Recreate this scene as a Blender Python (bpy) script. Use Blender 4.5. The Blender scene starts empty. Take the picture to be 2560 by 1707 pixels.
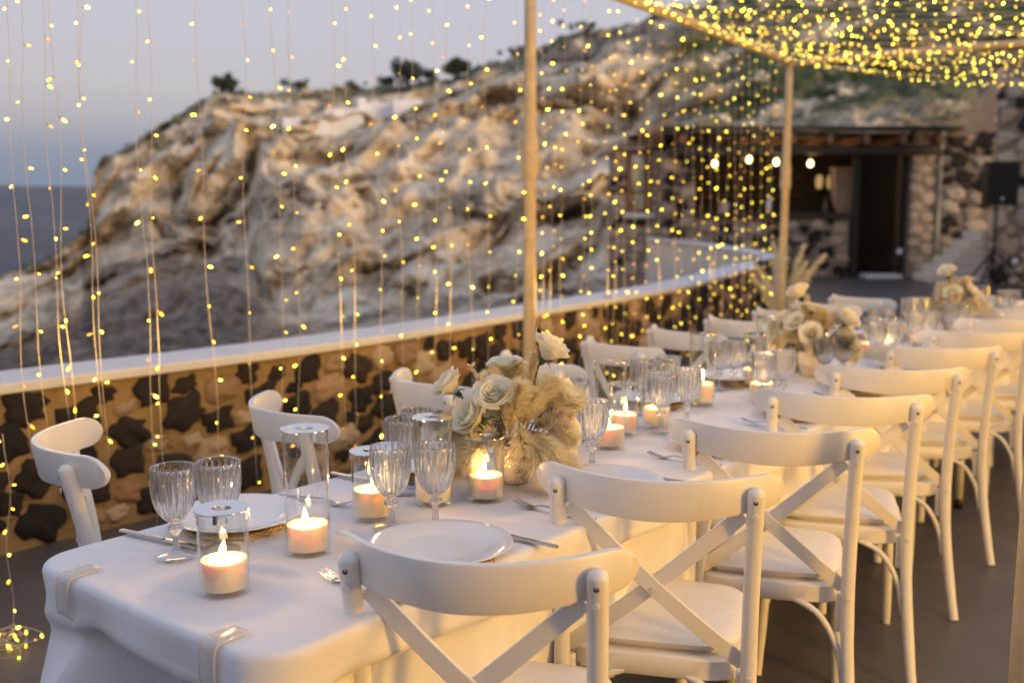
import bpy, bmesh, math, random
import numpy as np
from mathutils import Vector, Matrix, noise, Quaternion

# ------------------------------------------------------------------ camera, world, light
sc = bpy.context.scene
CXP, CYP, FPX, HORIZ, EYE = 1280.0, 853.5, 2489.0, 530.0, 1.40
TH = math.atan((CYP - HORIZ) / FPX)
cam = bpy.data.cameras.new('camera')
cam.lens = 35.0; cam.sensor_width = 36.0; cam.clip_start = 0.05; cam.clip_end = 40000
cam.dof.use_dof = True; cam.dof.focus_distance = 1.98; cam.dof.aperture_fstop = 2.8
camo = bpy.data.objects.new('camera', cam); sc.collection.objects.link(camo)
camo.location = (0, 0, EYE); camo.rotation_euler = (math.pi / 2 - TH, 0, 0)
sc.camera = camo
sc.view_settings.view_transform = 'Standard'; sc.view_settings.look = 'None'
sc.view_settings.exposure = 0.04; sc.view_settings.gamma = 1.0
sc.render.engine = 'CYCLES'
cy = sc.cycles
cy.use_denoising = True
cy.max_bounces = 10; cy.diffuse_bounces = 3; cy.glossy_bounces = 4
cy.transmission_bounces = 10; cy.transparent_max_bounces = 24
cy.sample_clamp_indirect = 4.0; cy.caustics_reflective = False; cy.caustics_refractive = False
cy.use_light_tree = True

wd = bpy.data.worlds.new('World'); sc.world = wd; wd.use_nodes = True
wt = wd.node_tree; wt.nodes.clear()
def wn(t): return wt.nodes.new(t)
wo = wn('ShaderNodeOutputWorld'); wb = wn('ShaderNodeBackground')
sky = wn('ShaderNodeTexSky'); sky.sky_type = 'NISHITA'; sky.sun_disc = False
SUN_EL, SUN_AZ = math.radians(9), math.radians(136)
sky.sun_elevation = SUN_EL; sky.sun_rotation = SUN_AZ
tc = wn('ShaderNodeTexCoord'); sx = wn('ShaderNodeSeparateXYZ'); rp = wn('ShaderNodeValToRGB')
mp = wn('ShaderNodeMapRange'); mp.inputs[1].default_value = 0; mp.inputs[2].default_value = 0.5
wt.links.new(tc.outputs['Generated'], sx.inputs[0]); wt.links.new(sx.outputs[2], mp.inputs[0]); wt.links.new(mp.outputs[0], rp.inputs[0])
cr = rp.color_ramp
stops = [(0.0, (.20, .255, .36)), (0.06, (.235, .285, .385)), (0.11, (.30, .325, .41)), (.17, (.50, .475, .505)), (.235, (.60, .57, .585)), (.30, (.61, .58, .63)), (.42, (.61, .605, .69)), (1.0, (.50, .565, .77))]
while len(cr.elements) < len(stops): cr.elements.new(0.5)
for e, (p, c) in zip(cr.elements, stops): e.position = p; e.color = (*c, 1)
sc_ = wn('ShaderNodeVectorMath'); sc_.operation = 'SCALE'; sc_.inputs['Scale'].default_value = 0.06
wt.links.new(sky.outputs[0], sc_.inputs[0])
mx = wn('ShaderNodeMix'); mx.data_type = 'RGBA'; mx.inputs[0].default_value = 0.08
wt.links.new(rp.outputs[0], mx.inputs[6]); wt.links.new(sc_.outputs[0], mx.inputs[7])
wt.links.new(mx.outputs[2], wb.inputs[0]); wb.inputs[1].default_value = 1.0
wt.links.new(wb.outputs[0], wo.inputs[0])

sl = bpy.data.lights.new('sun', 'SUN'); sl.energy = 3.0; sl.angle = math.radians(24); sl.color = (1, .70, .40)
so = bpy.data.objects.new('sun', sl); sc.collection.objects.link(so)
sd = Vector((math.sin(SUN_AZ) * math.cos(SUN_EL), math.cos(SUN_AZ) * math.cos(SUN_EL), math.sin(SUN_EL)))
so.rotation_euler = (-sd).to_track_quat('-Z', 'Y').to_euler(); so.location = (0, -5, 20)

# ------------------------------------------------------------------ helpers
def ray(x, y):
    a = (x - CXP) / FPX; b = -(y - CYP) / FPX
    return Vector((a, math.cos(TH) + b * math.sin(TH), -math.sin(TH) + b * math.cos(TH)))
def at_z(x, y, z):
    d = ray(x, y); t = (z - EYE) / d.z
    return Vector((0, 0, EYE)) + d * t
def at_y(x, y, Y):
    d = ray(x, y); return Vector((0, 0, EYE)) + d * (Y / d.y)

COL = sc.collection
def tag(o, label=None, cat=None, group=None, kind=None):
    if label: o['label'] = label
    if cat: o['category'] = cat
    if group: o['group'] = group
    if kind: o['kind'] = kind
    return o
def empty(name, loc=(0, 0, 0), rz=0.0):
    o = bpy.data.objects.new(name, None); COL.objects.link(o)
    o.empty_display_size = 0.05; o.location = loc; o.rotation_euler = (0, 0, rz)
    return o
def inst(name, me, parent=None, loc=None, rot=None, scale=None, mat=None):
    o = bpy.data.objects.new(name, me); COL.objects.link(o)
    if parent: o.parent = parent
    if mat is not None: o.matrix_local = mat
    else:
        if loc is not None: o.location = loc
        if rot is not None: o.rotation_euler = rot
        if scale is not None: o.scale = (scale,) * 3 if isinstance(scale, (int, float)) else scale
    return o
def copy_tree(o, parent=None):
    c = o.copy(); COL.objects.link(c); c.parent = parent
    for ch in list(o.children): copy_tree(ch, c)
    return c
ORD = 'first second third fourth fifth sixth seventh eighth ninth tenth eleventh twelfth thirteenth fourteenth fifteenth sixteenth seventeenth eighteenth nineteenth'.split()
TENS = ['', '', 'twenty', 'thirty', 'forty', 'fifty', 'sixty']
def ordw(i):
    i += 1
    if i < 20: return ORD[i - 1]
    t, u = divmod(i, 10)
    if u == 0: return {2: 'twentieth', 3: 'thirtieth', 4: 'fortieth', 5: 'fiftieth', 6: 'sixtieth'}[t]
    return TENS[t] + '-' + ORD[u - 1]

class MB:
    def __init__(s): s.v = []; s.f = []; s.m = []; s.mi = 0
    def add(s, vs, fs):
        n = len(s.v); s.v += [tuple(v) for v in vs]
        s.f += [tuple(i + n for i in f) for f in fs]; s.m += [s.mi] * len(fs); return s
    def box(s, c, d, rot=None):
        hx, hy, hz = d[0] / 2, d[1] / 2, d[2] / 2
        vs = [Vector((x * hx, y * hy, z * hz)) for z in (-1, 1) for y in (-1, 1) for x in (-1, 1)]
        if rot is not None: vs = [rot @ v for v in vs]
        vs = [v + Vector(c) for v in vs]
        return s.add(vs, [(0, 2, 3, 1), (4, 5, 7, 6), (0, 1, 5, 4), (2, 6, 7, 3), (0, 4, 6, 2), (1, 3, 7, 5)])
    def cbox(s, c, d, b=0.004, rot=None):   # chamfered box
        h = [q / 2 for q in d]; pts = []
        for x in (-1, 1):
            for y in (-1, 1):
                for z in (-1, 1):
                    pts += [Vector((x * (h[0] - b), y * (h[1] - b), z * h[2])), Vector((x * (h[0] - b), y * h[1], z * (h[2] - b))), Vector((x * h[0], y * (h[1] - b), z * (h[2] - b)))]
        if rot is not None: pts = [rot @ p for p in pts]
        return s.hull([p + Vector(c) for p in pts])
    def hull(s, pts):
        bm = bmesh.new()
        for p in pts: bm.verts.new(p)
        r = bmesh.ops.convex_hull(bm, input=bm.verts)
        dead = [g for g in r['geom_interior'] if isinstance(g, bmesh.types.BMVert)]
        bmesh.ops.delete(bm, geom=dead, context='VERTS')
        bm.verts.index_update()
        s.add([v.co.copy() for v in bm.verts], [[v.index for v in f.verts] for f in bm.faces]); bm.free(); return s
    def lathe(s, prof, n=32, mod=None, close=False, c=(0, 0, 0)):
        vs = []
        for j, (r, z) in enumerate(prof):
            for i in range(n):
                a = 2 * math.pi * i / n
                rr = r * (mod(a, j) if mod else 1)
                vs.append((c[0] + rr * math.cos(a), c[1] + rr * math.sin(a), c[2] + z))
        fs = []
        for j in range(len(prof) - 1):
            for i in range(n):
                k = (i + 1) % n
                fs.append((j * n + i, j * n + k, (j + 1) * n + k, (j + 1) * n + i))
        if close: 
            fs.append(tuple(range(n))[::-1]); L = (len(prof) - 1) * n; fs.append(tuple(range(L, L + n)))
        return s.add(vs, fs)
    def tube(s, pts, rad, n=8, flat=None):
        pts = [Vector(p) for p in pts]; N = len(pts)
        if not hasattr(rad, '__len__'): rad = [rad] * N
        vs = []; prev = None
        for i, p in enumerate(pts):
            t = (pts[min(i + 1, N - 1)] - pts[max(i - 1, 0)]).normalized()
            if prev is None:
                ref = Vector((0, 0, 1)) if abs(t.z) < .9 else Vector((1, 0, 0))
                a = t.cross(ref).normalized()
            else:
                a = (prev - t * prev.dot(t)).normalized()
            prev = a; b = t.cross(a)
            for k in range(n):
                q = 2 * math.pi * k / n
                vs.append(p + (a * math.cos(q) + b * math.sin(q)) * rad[i])
        fs = [(i * n + k, i * n + (k + 1) % n, (i + 1) * n + (k + 1) % n, (i + 1) * n + k) for i in range(N - 1) for k in range(n)]
        fs.append(tuple(range(n))[::-1]); fs.append(tuple(range((N - 1) * n, N * n)))
        return s.add(vs, fs)
    def grid(s, P):     # P[i][j]
        a = len(P); b = len(P[0])
        return s.add([p for r in P for p in r], [(i * b + j, i * b + j + 1, (i + 1) * b + j + 1, (i + 1) * b + j) for i in range(a - 1) for j in range(b - 1)])
    def mesh(s, name, mats, smooth=True, auto=None):
        me = bpy.data.meshes.new(name); me.from_pydata(s.v, [], s.f)
        for m in (mats if isinstance(mats, (list, tuple)) else [mats]): me.materials.append(m)
        if max(s.m, default=0) > 0: me.polygons.foreach_set('material_index', s.m)
        if smooth:
            me.polygons.foreach_set('use_smooth', [True] * len(me.polygons))
            if auto is not None: me.set_sharp_from_angle(angle=math.radians(auto))
        me.update(); return me
    def obj(s, name, mats, parent=None, smooth=True, auto=None, **k):
        return inst(name, s.mesh(name, mats, smooth, auto), parent, **k)
def spline(pts, n):
    P = [Vector(p) for p in pts]; out = []; N = len(P)
    for i in range(n):
        t = i / (n - 1) * (N - 1); k = min(int(t), N - 2); f = t - k
        p0, p1, p2, p3 = P[max(k - 1, 0)], P[k], P[k + 1], P[min(k + 2, N - 1)]
        out.append(0.5 * ((2 * p1) + (p2 - p0) * f + (2 * p0 - 5 * p1 + 4 * p2 - p3) * f * f + (3 * p1 - p0 - 3 * p2 + p3) * f ** 3))
    return out

# ------------------------------------------------------------------ materials
MATS = {}
class NT:
    def __init__(s, name):
        s.m = bpy.data.materials.new(name); s.m.use_nodes = True; s.t = s.m.node_tree; s.t.nodes.clear()
        s.out = s.n('ShaderNodeOutputMaterial'); MATS[name] = s.m
    def n(s, t, **k):
        q = s.t.nodes.new(t)
        for a, b in k.items(): setattr(q, a, b)
        return q
    def l(s, a, b): s.t.links.new(a, b)
    def bsdf(s, col=None, rough=.5, metal=0, **k):
        b = s.n('ShaderNodeBsdfPrincipled')
        if col is not None: b.inputs['Base Color'].default_value = (*col, 1)
        b.inputs['Roughness'].default_value = rough; b.inputs['Metallic'].default_value = metal
        for a, v in k.items(): b.inputs[a].default_value = v
        s.l(b.outputs[0], s.out.inputs[0]); s.b = b; return b
    def coord(s, kind='Object'):
        c = s.n('ShaderNodeTexCoord'); return c.outputs[kind]
    def noise(s, scale, detail=5, rough=.6, co=None, dist=0):
        q = s.n('ShaderNodeTexNoise'); q.inputs['Scale'].default_value = scale; q.inputs['Detail'].default_value = detail
        q.inputs['Roughness'].default_value = rough; q.inputs['Distortion'].default_value = dist
        if co is not None: s.l(co, q.inputs['Vector'])
        return q.outputs[0]
    def ramp(s, fac, stops, interp='LINEAR'):
        r = s.n('ShaderNodeValToRGB'); c = r.color_ramp; c.interpolation = interp
        while len(c.elements) < len(stops): c.elements.new(.5)
        for e, (p, q) in zip(c.elements, stops):
            e.position = p; e.color = (*q, 1) if len(q) == 3 else q
        s.l(fac, r.inputs[0]); return r.outputs[0]
    def mix(s, f, a, b, mode='MIX'):
        m = s.n('ShaderNodeMix'); m.data_type = 'RGBA'; m.blend_type = mode
        for sock, v in ((m.inputs[0], f), (m.inputs[6], a), (m.inputs[7], b)):
            if isinstance(v, (int, float)): sock.default_value = v
            elif isinstance(v, tuple): sock.default_value = (*v, 1)
            else: s.l(v, sock)
        return m.outputs[2]
    def bump(s, h, strength=.4, dist=.01):
        b = s.n('ShaderNodeBump'); b.inputs['Strength'].default_value = strength; b.inputs['Distance'].default_value = dist
        s.l(h, b.inputs['Height']); s.l(b.outputs[0], s.b.inputs['Normal']); return b
def plain(name, col, rough=.5, metal=0, var=.12, nscale=20, bump=0, bdist=.002, **k):
    t = NT(name); t.bsdf(col, rough, metal, **k)
    co = t.coord(); f = t.noise(nscale, 6, .65, co)
    lo = tuple(c * (1 - var) for c in col); hi = tuple(min(1, c * (1 + var)) for c in col)
    t.l(t.ramp(f, [(.3, lo), (.7, hi)]), t.b.inputs['Base Color'])
    if bump: t.bump(t.noise(nscale * 3, 5, .6, co), bump, bdist)
    return t.m

M_chair = None
t = NT('painted_wood'); t.bsdf((.80, .775, .73), .38); co = t.coord(); oi = t.n('ShaderNodeObjectInfo'); av = t.n('ShaderNodeVectorMath'); av.operation = 'ADD'; t.l(co, av.inputs[0]); t.l(oi.outputs['Location'], av.inputs[1]); co = av.outputs[0]
f = t.noise(9, 6, .7, co); t.l(t.mix(t.ramp(t.noise(3.5, 8, .75, co), [(.60, (0, 0, 0)), (.78, (.5, .5, .5))]), t.ramp(f, [(.3, (.77, .75, .705)), (.7, (.82, .80, .76))]), (.55, .49, .41)), t.b.inputs['Base Color'])
rg = t.ramp(t.noise(14, 5, .7, co), [(.3, (.28,) * 3), (.7, (.52,) * 3)]); t.l(rg, t.b.inputs['Roughness'])
mpn = t.n('ShaderNodeMapping'); mpn.inputs['Scale'].default_value = (6, 80, 80); t.l(co, mpn.inputs[0])
t.bump(t.noise(1.0, 5, .7, mpn.outputs[0]), .3, .0012); M_chair = t.m
M_pad = plain('seat_leatherette', (.80, .775, .74), .45, var=.05, nscale=12, bump=.1, bdist=.0008)
M_screw = plain('screw_paint', (.72, .70, .66), .4, var=.1)
M_hole = plain('screw_hole', (.05, .04, .035), .6)
t = NT('cloth_white'); t.bsdf((.80, .80, .80), .85); co = t.coord()
t.b.inputs['Sheen Weight'].default_value = .15
w = t.n('ShaderNodeTexWave'); w.inputs['Scale'].default_value = 260; t.l(co, w.inputs[0])
nn = t.noise(3.0, 7, .62, co, .3)
t.l(t.ramp(nn, [(.3, (.775, .775, .785)), (.7, (.825, .82, .82))]), t.b.inputs['Base Color'])
nw = t.noise(11, 6, .7, co, 1.2); b1 = t.bump(t.mix(.35, nn, nw), .30, .012); M_cloth = t.m
# thin clear glass: transparent body with a Fresnel-weighted mirror skin
def thin_glass(name, tint, rough=.02, base=.04, power=1.0):
    t = NT(name); lwn = t.n('ShaderNodeLayerWeight'); pw_ = t.n('ShaderNodeMath', operation='POWER'); t.l(lwn.outputs['Facing'], pw_.inputs[0]); pw_.inputs[1].default_value = 2.6
    lw = t.n('ShaderNodeMapRange'); t.l(pw_.outputs[0], lw.inputs[0]); lw.inputs[3].default_value = base; lw.inputs[4].default_value = .9
    tr = t.n('ShaderNodeBsdfTransparent'); tr.inputs[0].default_value = (*tint, 1)
    gl = t.n('ShaderNodeBsdfGlossy'); gl.inputs['Roughness'].default_value = rough; gl.inputs[0].default_value = (1, 1, 1, 1)
    m = t.n('ShaderNodeMixShader'); t.l(lw.outputs[0], m.inputs[0]); t.l(tr.outputs[0], m.inputs[1]); t.l(gl.outputs[0], m.inputs[2])
    t.l(m.outputs[0], t.out.inputs[0]); return t.m
M_tglass = thin_glass('cylinder_glass', (.985, .99, .985))
M_pane = thin_glass('window_glass', (.75, .78, .78), rough=.18, base=.012)
t = NT('crystal_glass'); g = t.n('ShaderNodeBsdfGlass'); g.inputs['IOR'].default_value = 1.5; g.inputs['Roughness'].default_value = 0.0; g.inputs[0].default_value = (1, 1, 1, 1)
tr = t.n('ShaderNodeBsdfTransparent'); m = t.n('ShaderNodeMixShader'); m.inputs[0].default_value = .22
t.l(g.outputs[0], m.inputs[1]); t.l(tr.outputs[0], m.inputs[2]); t.l(m.outputs[0], t.out.inputs[0]); M_crystal = t.m
M_chrome = plain('chrome_lid', (.78, .80, .84), .10, 1.0, var=.04)
M_steel = plain('cutlery_steel', (.50, .47, .45), .22, 1.0, var=.1)
t = NT('candle_wax'); t.bsdf((.97, .81, .64), .5); t.b.inputs['Subsurface Weight'].default_value = .7
t.b.inputs['Subsurface Radius'].default_value = (.026, .012, .006); t.b.inputs['Subsurface Scale'].default_value = 1.0
M_wax = t.m
M_wick = plain('wick_black', (.02, .018, .016), .8)
t = NT('flame_fire'); e = t.n('ShaderNodeEmission'); co = t.coord(); sp = t.n('ShaderNodeSeparateXYZ'); t.l(co, sp.inputs[0])
mr = t.n('ShaderNodeMapRange'); mr.inputs[1].default_value = 0; mr.inputs[2].default_value = .034; t.l(sp.outputs[2], mr.inputs[0])
t.l(t.ramp(mr.outputs[0], [(0, (1, .45, .12)), (.25, (1, .72, .32)), (1, (1, .62, .2))]), e.inputs[0]); e.inputs[1].default_value = 7
tr = t.n('ShaderNodeBsdfTransparent'); ad = t.n('ShaderNodeAddShader'); t.l(e.outputs[0], ad.inputs[0]); t.l(tr.outputs[0], ad.inputs[1]); t.l(ad.outputs[0], t.out.inputs[0]); M_flame = t.m; t.m.cycles.emission_sampling = 'NONE'
t = NT('plate_porcelain'); t.bsdf((.80, .80, .80), .12); t.b.inputs['Coat Weight'].default_value = .4; co = t.coord()
v = t.n('ShaderNodeTexVoronoi'); v.inputs['Scale'].default_value = 95; t.l(co, v.inputs[0]); t.bump(v.outputs[0], .35, .0016); M_plate = t.m
M_straw = plain('straw_mat', (.55, .40, .19), .8, var=.35, nscale=60, bump=.6, bdist=.003)
t = NT('vase_crackle'); t.bsdf((.78, .72, .64), .8); co = t.coord()
v = t.n('ShaderNodeTexVoronoi'); v.feature = 'DISTANCE_TO_EDGE'; v.inputs['Scale'].default_value = 85
mpn = t.n('ShaderNodeMapping'); mpn.inputs['Scale'].default_value = (.8, .8, 1.9); t.l(co, mpn.inputs[0])
vm = t.n('ShaderNodeVectorMath'); vm.operation = 'ADD'; nz = t.n('ShaderNodeTexNoise'); nz.inputs['Scale'].default_value = 40; t.l(co, nz.inputs[0])
v2 = t.n('ShaderNodeVectorMath'); v2.operation = 'SCALE'; v2.inputs['Scale'].default_value = .02; t.l(nz.outputs[1], v2.inputs[0]); t.l(mpn.outputs[0], vm.inputs[0]); t.l(v2.outputs[0], vm.inputs[1]); t.l(vm.outputs[0], v.inputs[0])
cf = t.ramp(v.outputs[0], [(.02, (0, 0, 0)), (.10, (1, 1, 1))]); msk = t.ramp(t.noise(18, 3, .5, co), [(.45, (0, 0, 0)), (.58, (1, 1, 1))])
cf2 = t.mix(msk, (1, 1, 1), cf)
t.l(t.mix(cf2, (.25, .18, .11), (.78, .72, .64)), t.b.inputs['Base Color']); t.bump(cf2, .8, .002); M_vase = t.m
def leafy(name, col, trans=.35, rough=.6, var=.2, sc_=60):
    t = NT(name); co = t.coord(); f = t.noise(sc_, 4, .6, co)
    c = t.ramp(f, [(.3, tuple(x * (1 - var) for x in col)), (.7, tuple(min(1, x * (1 + var)) for x in col))])
    b = t.bsdf(col, rough); t.l(c, b.inputs['Base Color'])
    tl = t.n('ShaderNodeBsdfTranslucent'); t.l(c, tl.inputs[0]); m = t.n('ShaderNodeMixShader'); m.inputs[0].default_value = trans
    t.l(b.outputs[0], m.inputs[1]); t.l(tl.outputs[0], m.inputs[2]); t.l(m.outputs[0], t.out.inputs[0]); return t.m
M_plume = leafy('pampas_fluff', (.97, .84, .62), .5, .9, .15, 25)
M_petal = leafy('rose_petal', (1.0, .93, .76), .35, .55, .05, 30)
M_bleach = leafy('bleached_leaf', (.80, .66, .46), .3, .7, .1)
M_green = leafy('rose_green', (.045, .085, .03), .15, .5)
M_stemdry = plain('dry_stem', (.55, .42, .26), .8)
M_clip = None
t = NT('clip_plastic'); b = t.bsdf((.80, .76, .68), .18); tr = t.n('ShaderNodeBsdfTransparent'); m = t.n('ShaderNodeMixShader'); m.inputs[0].default_value = .62
t.l(b.outputs[0], m.inputs[1]); t.l(tr.outputs[0], m.inputs[2]); t.l(m.outputs[0], t.out.inputs[0]); M_clip = t.m
M_wood = plain('table_wood', (.25, .16, .09), .5, var=.3)
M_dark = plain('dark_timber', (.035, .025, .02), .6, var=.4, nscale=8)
M_black = plain('black_plastic', (.012, .012, .013), .5, var=.2)
M_brownwood = plain('brown_timber', (.22, .10, .05), .5, var=.3, nscale=10)
M_pole = plain('bamboo_pole', (.62, .47, .27), .5, var=.18, nscale=14, bump=.3, bdist=.004)
M_wire = plain('light_wire', (.72, .62, .54), .4, var=.1)
M_sock = plain('bulb_socket', (.45, .38, .32), .4)
t = NT('led_bulb'); e = t.n('ShaderNodeEmission'); oi = t.n('ShaderNodeObjectInfo')
t.l(t.ramp(oi.outputs['Random'], [(0, (1, .42, .03)), (.35, (1, .56, .045)), (.6, (1, .74, .05)), (1, (1, .84, .10))]), e.inputs[0])
mr = t.n('ShaderNodeMapRange'); mr.inputs[3].default_value = 1.6; mr.inputs[4].default_value = 15; t.l(oi.outputs['Random'], mr.inputs[0]); t.l(mr.outputs[0], e.inputs[1])
t.l(e.outputs[0], t.out.inputs[0]); M_led = t.m; t.m.cycles.emission_sampling = 'NONE'
t = NT('pendant_glow'); e = t.n('ShaderNodeEmission'); e.inputs[0].default_value = (1, .78, .35, 1); e.inputs[1].default_value = 9; t.l(e.outputs[0], t.out.inputs[0]); M_pend = t.m
t.m.cycles.emission_sampling = 'NONE'
t = NT('lantern_glow'); e = t.n('ShaderNodeEmission'); e.inputs[0].default_value = (1, .6, .22, 1); e.inputs[1].default_value = .5; t.l(e.outputs[0], t.out.inputs[0]); M_lant = t.m
t.m.cycles.emission_sampling = 'NONE'
# masonry
def stone_mat(name, cols, sc_=6):
    t = NT(name); t.bsdf((.3, .25, .2), .85); co = t.coord(); oi = t.n('ShaderNodeObjectInfo')
    base = t.ramp(oi.outputs['Random'], [(i / max(1, len(cols) - 1), c) for i, c in enumerate(cols)])
    f = t.noise(sc_ * 2, 8, .7, co)
    t.l(t.mix(1.0, base, t.ramp(f, [(.25, (.45, .45, .45)), (.75, (1.35, 1.3, 1.25))]), 'MULTIPLY'), t.b.inputs['Base Color'])
    t.bump(t.noise(sc_ * 6, 8, .75, co), .7, .012); return t.m
M_st_dark = stone_mat('basalt_stone', [(.016, .013, .012), (.035, .026, .021), (.022, .017, .015), (.05, .036, .027), (.018, .015, .013)])
M_st_pale = stone_mat('ochre_stone', [(.55, .41, .26), (.34, .21, .11), (.62, .50, .36), (.45, .25, .13), (.66, .56, .43)])
M_st_cream = stone_mat('cream_stone', [(.60, .50, .37), (.50, .40, .30), (.66, .57, .45), (.55, .42, .29), (.48, .41, .34)])
def mortar(name, c0, c1, sc_=5):
    t = NT(name); t.bsdf(c0, .9); co = t.coord(); f = t.noise(sc_, 9, .7, co)
    t.l(t.ramp(f, [(.3, c0), (.7, c1)]), t.b.inputs['Base Color']); t.bump(t.noise(sc_ * 8, 8, .7, co), .6, .01); return t.m
M_mortar = mortar('ochre_mortar', (.20, .125, .05), (.42, .285, .13))
M_mortar2 = mortar('grey_mortar', (.22, .17, .13), (.36, .29, .22))
M_render = mortar('lime_render', (.66, .64, .62), (.76, .74, .72), 3)
M_creamr = mortar('cream_render', (.72, .66, .55), (.80, .74, .63), 3)
t = NT('terrace_resin'); t.bsdf((.085, .08, .082), .42); co = t.coord(); f = t.noise(1.2, 8, .65, co)
t.l(t.ramp(f, [(.3, (.068, .062, .062)), (.7, (.105, .095, .095))]), t.b.inputs['Base Color'])
t.l(t.ramp(t.noise(4, 6, .6, co), [(.3, (.36,) * 3), (.7, (.55,) * 3)]), t.b.inputs['Roughness']); t.bump(t.noise(60, 4, .6, co), .12, .003); M_floor = t.m
t = NT('sea_water'); t.bsdf((.012, .022, .045), .25); co = t.coord(); t.bump(t.noise(.02, 6, .6, co), .4, 4); M_sea = t.m
t = NT('hill_rock'); t.bsdf((.35, .28, .2), .95); co = t.coord()
at = t.n('ShaderNodeAttribute'); at.attribute_name = 'zone'; sp = t.n('ShaderNodeSeparateColor'); t.l(at.outputs['Color'], sp.inputs[0])
big = t.noise(.14, 9, .62, co, .6); mid = t.noise(.36, 10, .68, co, .5); fine = t.noise(1.6, 8, .7, co)
mpn = t.n('ShaderNodeMapping'); mpn.inputs['Scale'].default_value = (.12, .12, 1.3); t.l(co, mpn.inputs[0]); strata = t.noise(1.0, 7, .6, mpn.outputs[0], .8)
tuff = t.ramp(mid, [(.32, (.20, .15, .10)), (.42, (.48, .375, .25)), (.52, (.76, .63, .45)), (.66, (.86, .76, .60))])
tuff = t.mix(.40, tuff, t.ramp(strata, [(.35, (.35, .33, .32)), (.5, (1, 1, 1)), (.7, (1.15, 1.08, 1.0))]), 'MULTIPLY')
dark = t.ramp(fine, [(.3, (.05, .036, .028)), (.46, (.12, .088, .066)), (.66, (.33, .27, .21))])
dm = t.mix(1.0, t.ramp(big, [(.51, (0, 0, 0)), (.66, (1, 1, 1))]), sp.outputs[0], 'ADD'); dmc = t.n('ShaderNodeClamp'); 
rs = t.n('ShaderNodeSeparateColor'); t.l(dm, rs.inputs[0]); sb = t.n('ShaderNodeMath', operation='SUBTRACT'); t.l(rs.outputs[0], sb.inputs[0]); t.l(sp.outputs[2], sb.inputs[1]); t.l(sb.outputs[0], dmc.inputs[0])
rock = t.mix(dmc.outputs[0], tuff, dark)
veg = t.ramp(t.noise(1.1, 8, .7, co), [(.3, (.03, .035, .014)), (.55, (.075, .095, .03)), (.75, (.22, .18, .09))])
vm_ = t.n('ShaderNodeMath', operation='MULTIPLY'); t.l(sp.outputs[1], vm_.inputs[0]); vr = t.ramp(t.noise(.32, 8, .7, co), [(.42, (0, 0, 0)), (.48, (1, 1, 1))]); t.l(vr, vm_.inputs[1])
t.l(t.mix(vm_.outputs[0], rock, veg), t.b.inputs['Base Color'])
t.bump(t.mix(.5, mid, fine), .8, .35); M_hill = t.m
t = NT('far_rock'); t.bsdf((.10, .10, .11), .95); co = t.coord()
mpn = t.n('ShaderNodeMapping'); mpn.inputs['Scale'].default_value = (.003, .003, .02); t.l(co, mpn.inputs[0])
t.l(t.ramp(t.noise(1, 8, .65, mpn.outputs[0]), [(.35, (.025, .028, .034)), (.65, (.08, .075, .078))]), t.b.inputs['Base Color']); M_far = t.m
M_white = plain('whitewash', (.80, .80, .82), .8, var=.04)
M_bark = plain('bush_bark', (.10, .07, .05), .9)
M_leafdark = leafy('bush_leaf', (.035, .045, .02), .2, .7, .4, 3)
M_curtain = leafy('linen_curtain', (.62, .48, .36), .25, .9, .1, 8)
M_grille = plain('speaker_grille', (.008, .008, .009), .7)
M_bottle = plain('bottle_glass', (.10, .08, .04), .1)
M_card = plain('menu_card', (.7, .55, .5), .7)
M_label = plain('steel_canister', (.6, .6, .6), .3, 1.0)

# ------------------------------------------------------------------ setting: sea, far cliffs, hillside, terrace floor
def structure(o): o['kind'] = 'structure'; return o
mb = MB(); mb.add([(-30000, -3000, -260), (30000, -3000, -260), (30000, 30000, -260), (-30000, 30000, -260)], [(0, 1, 2, 3)])
structure(mb.obj('sea', M_sea, smooth=False))
# caldera rim far across the water
rng = random.Random(4)
P = []
for i in range(90):
    x = -9000 + i * 140
    row = []
    top = 128 + 20 * noise.fractal(Vector((x * .0006, 3.1, 0)), 1, 2, 5)
    for j in range(14):
        q = j / 13
        z = -265 + (top + 265) * min(1, q * 1.1) if q < .93 else top
        y = 5000 + 420 * q ** 1.6 + 130 * noise.fractal(Vector((x * .003, q * 2, 7)), 1, 2, 5) + (900 if j == 13 else 0)
        row.append((x, y, z))
    P.append(row)
structure(MB().grid(P).obj('far_hills', M_far))

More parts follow.
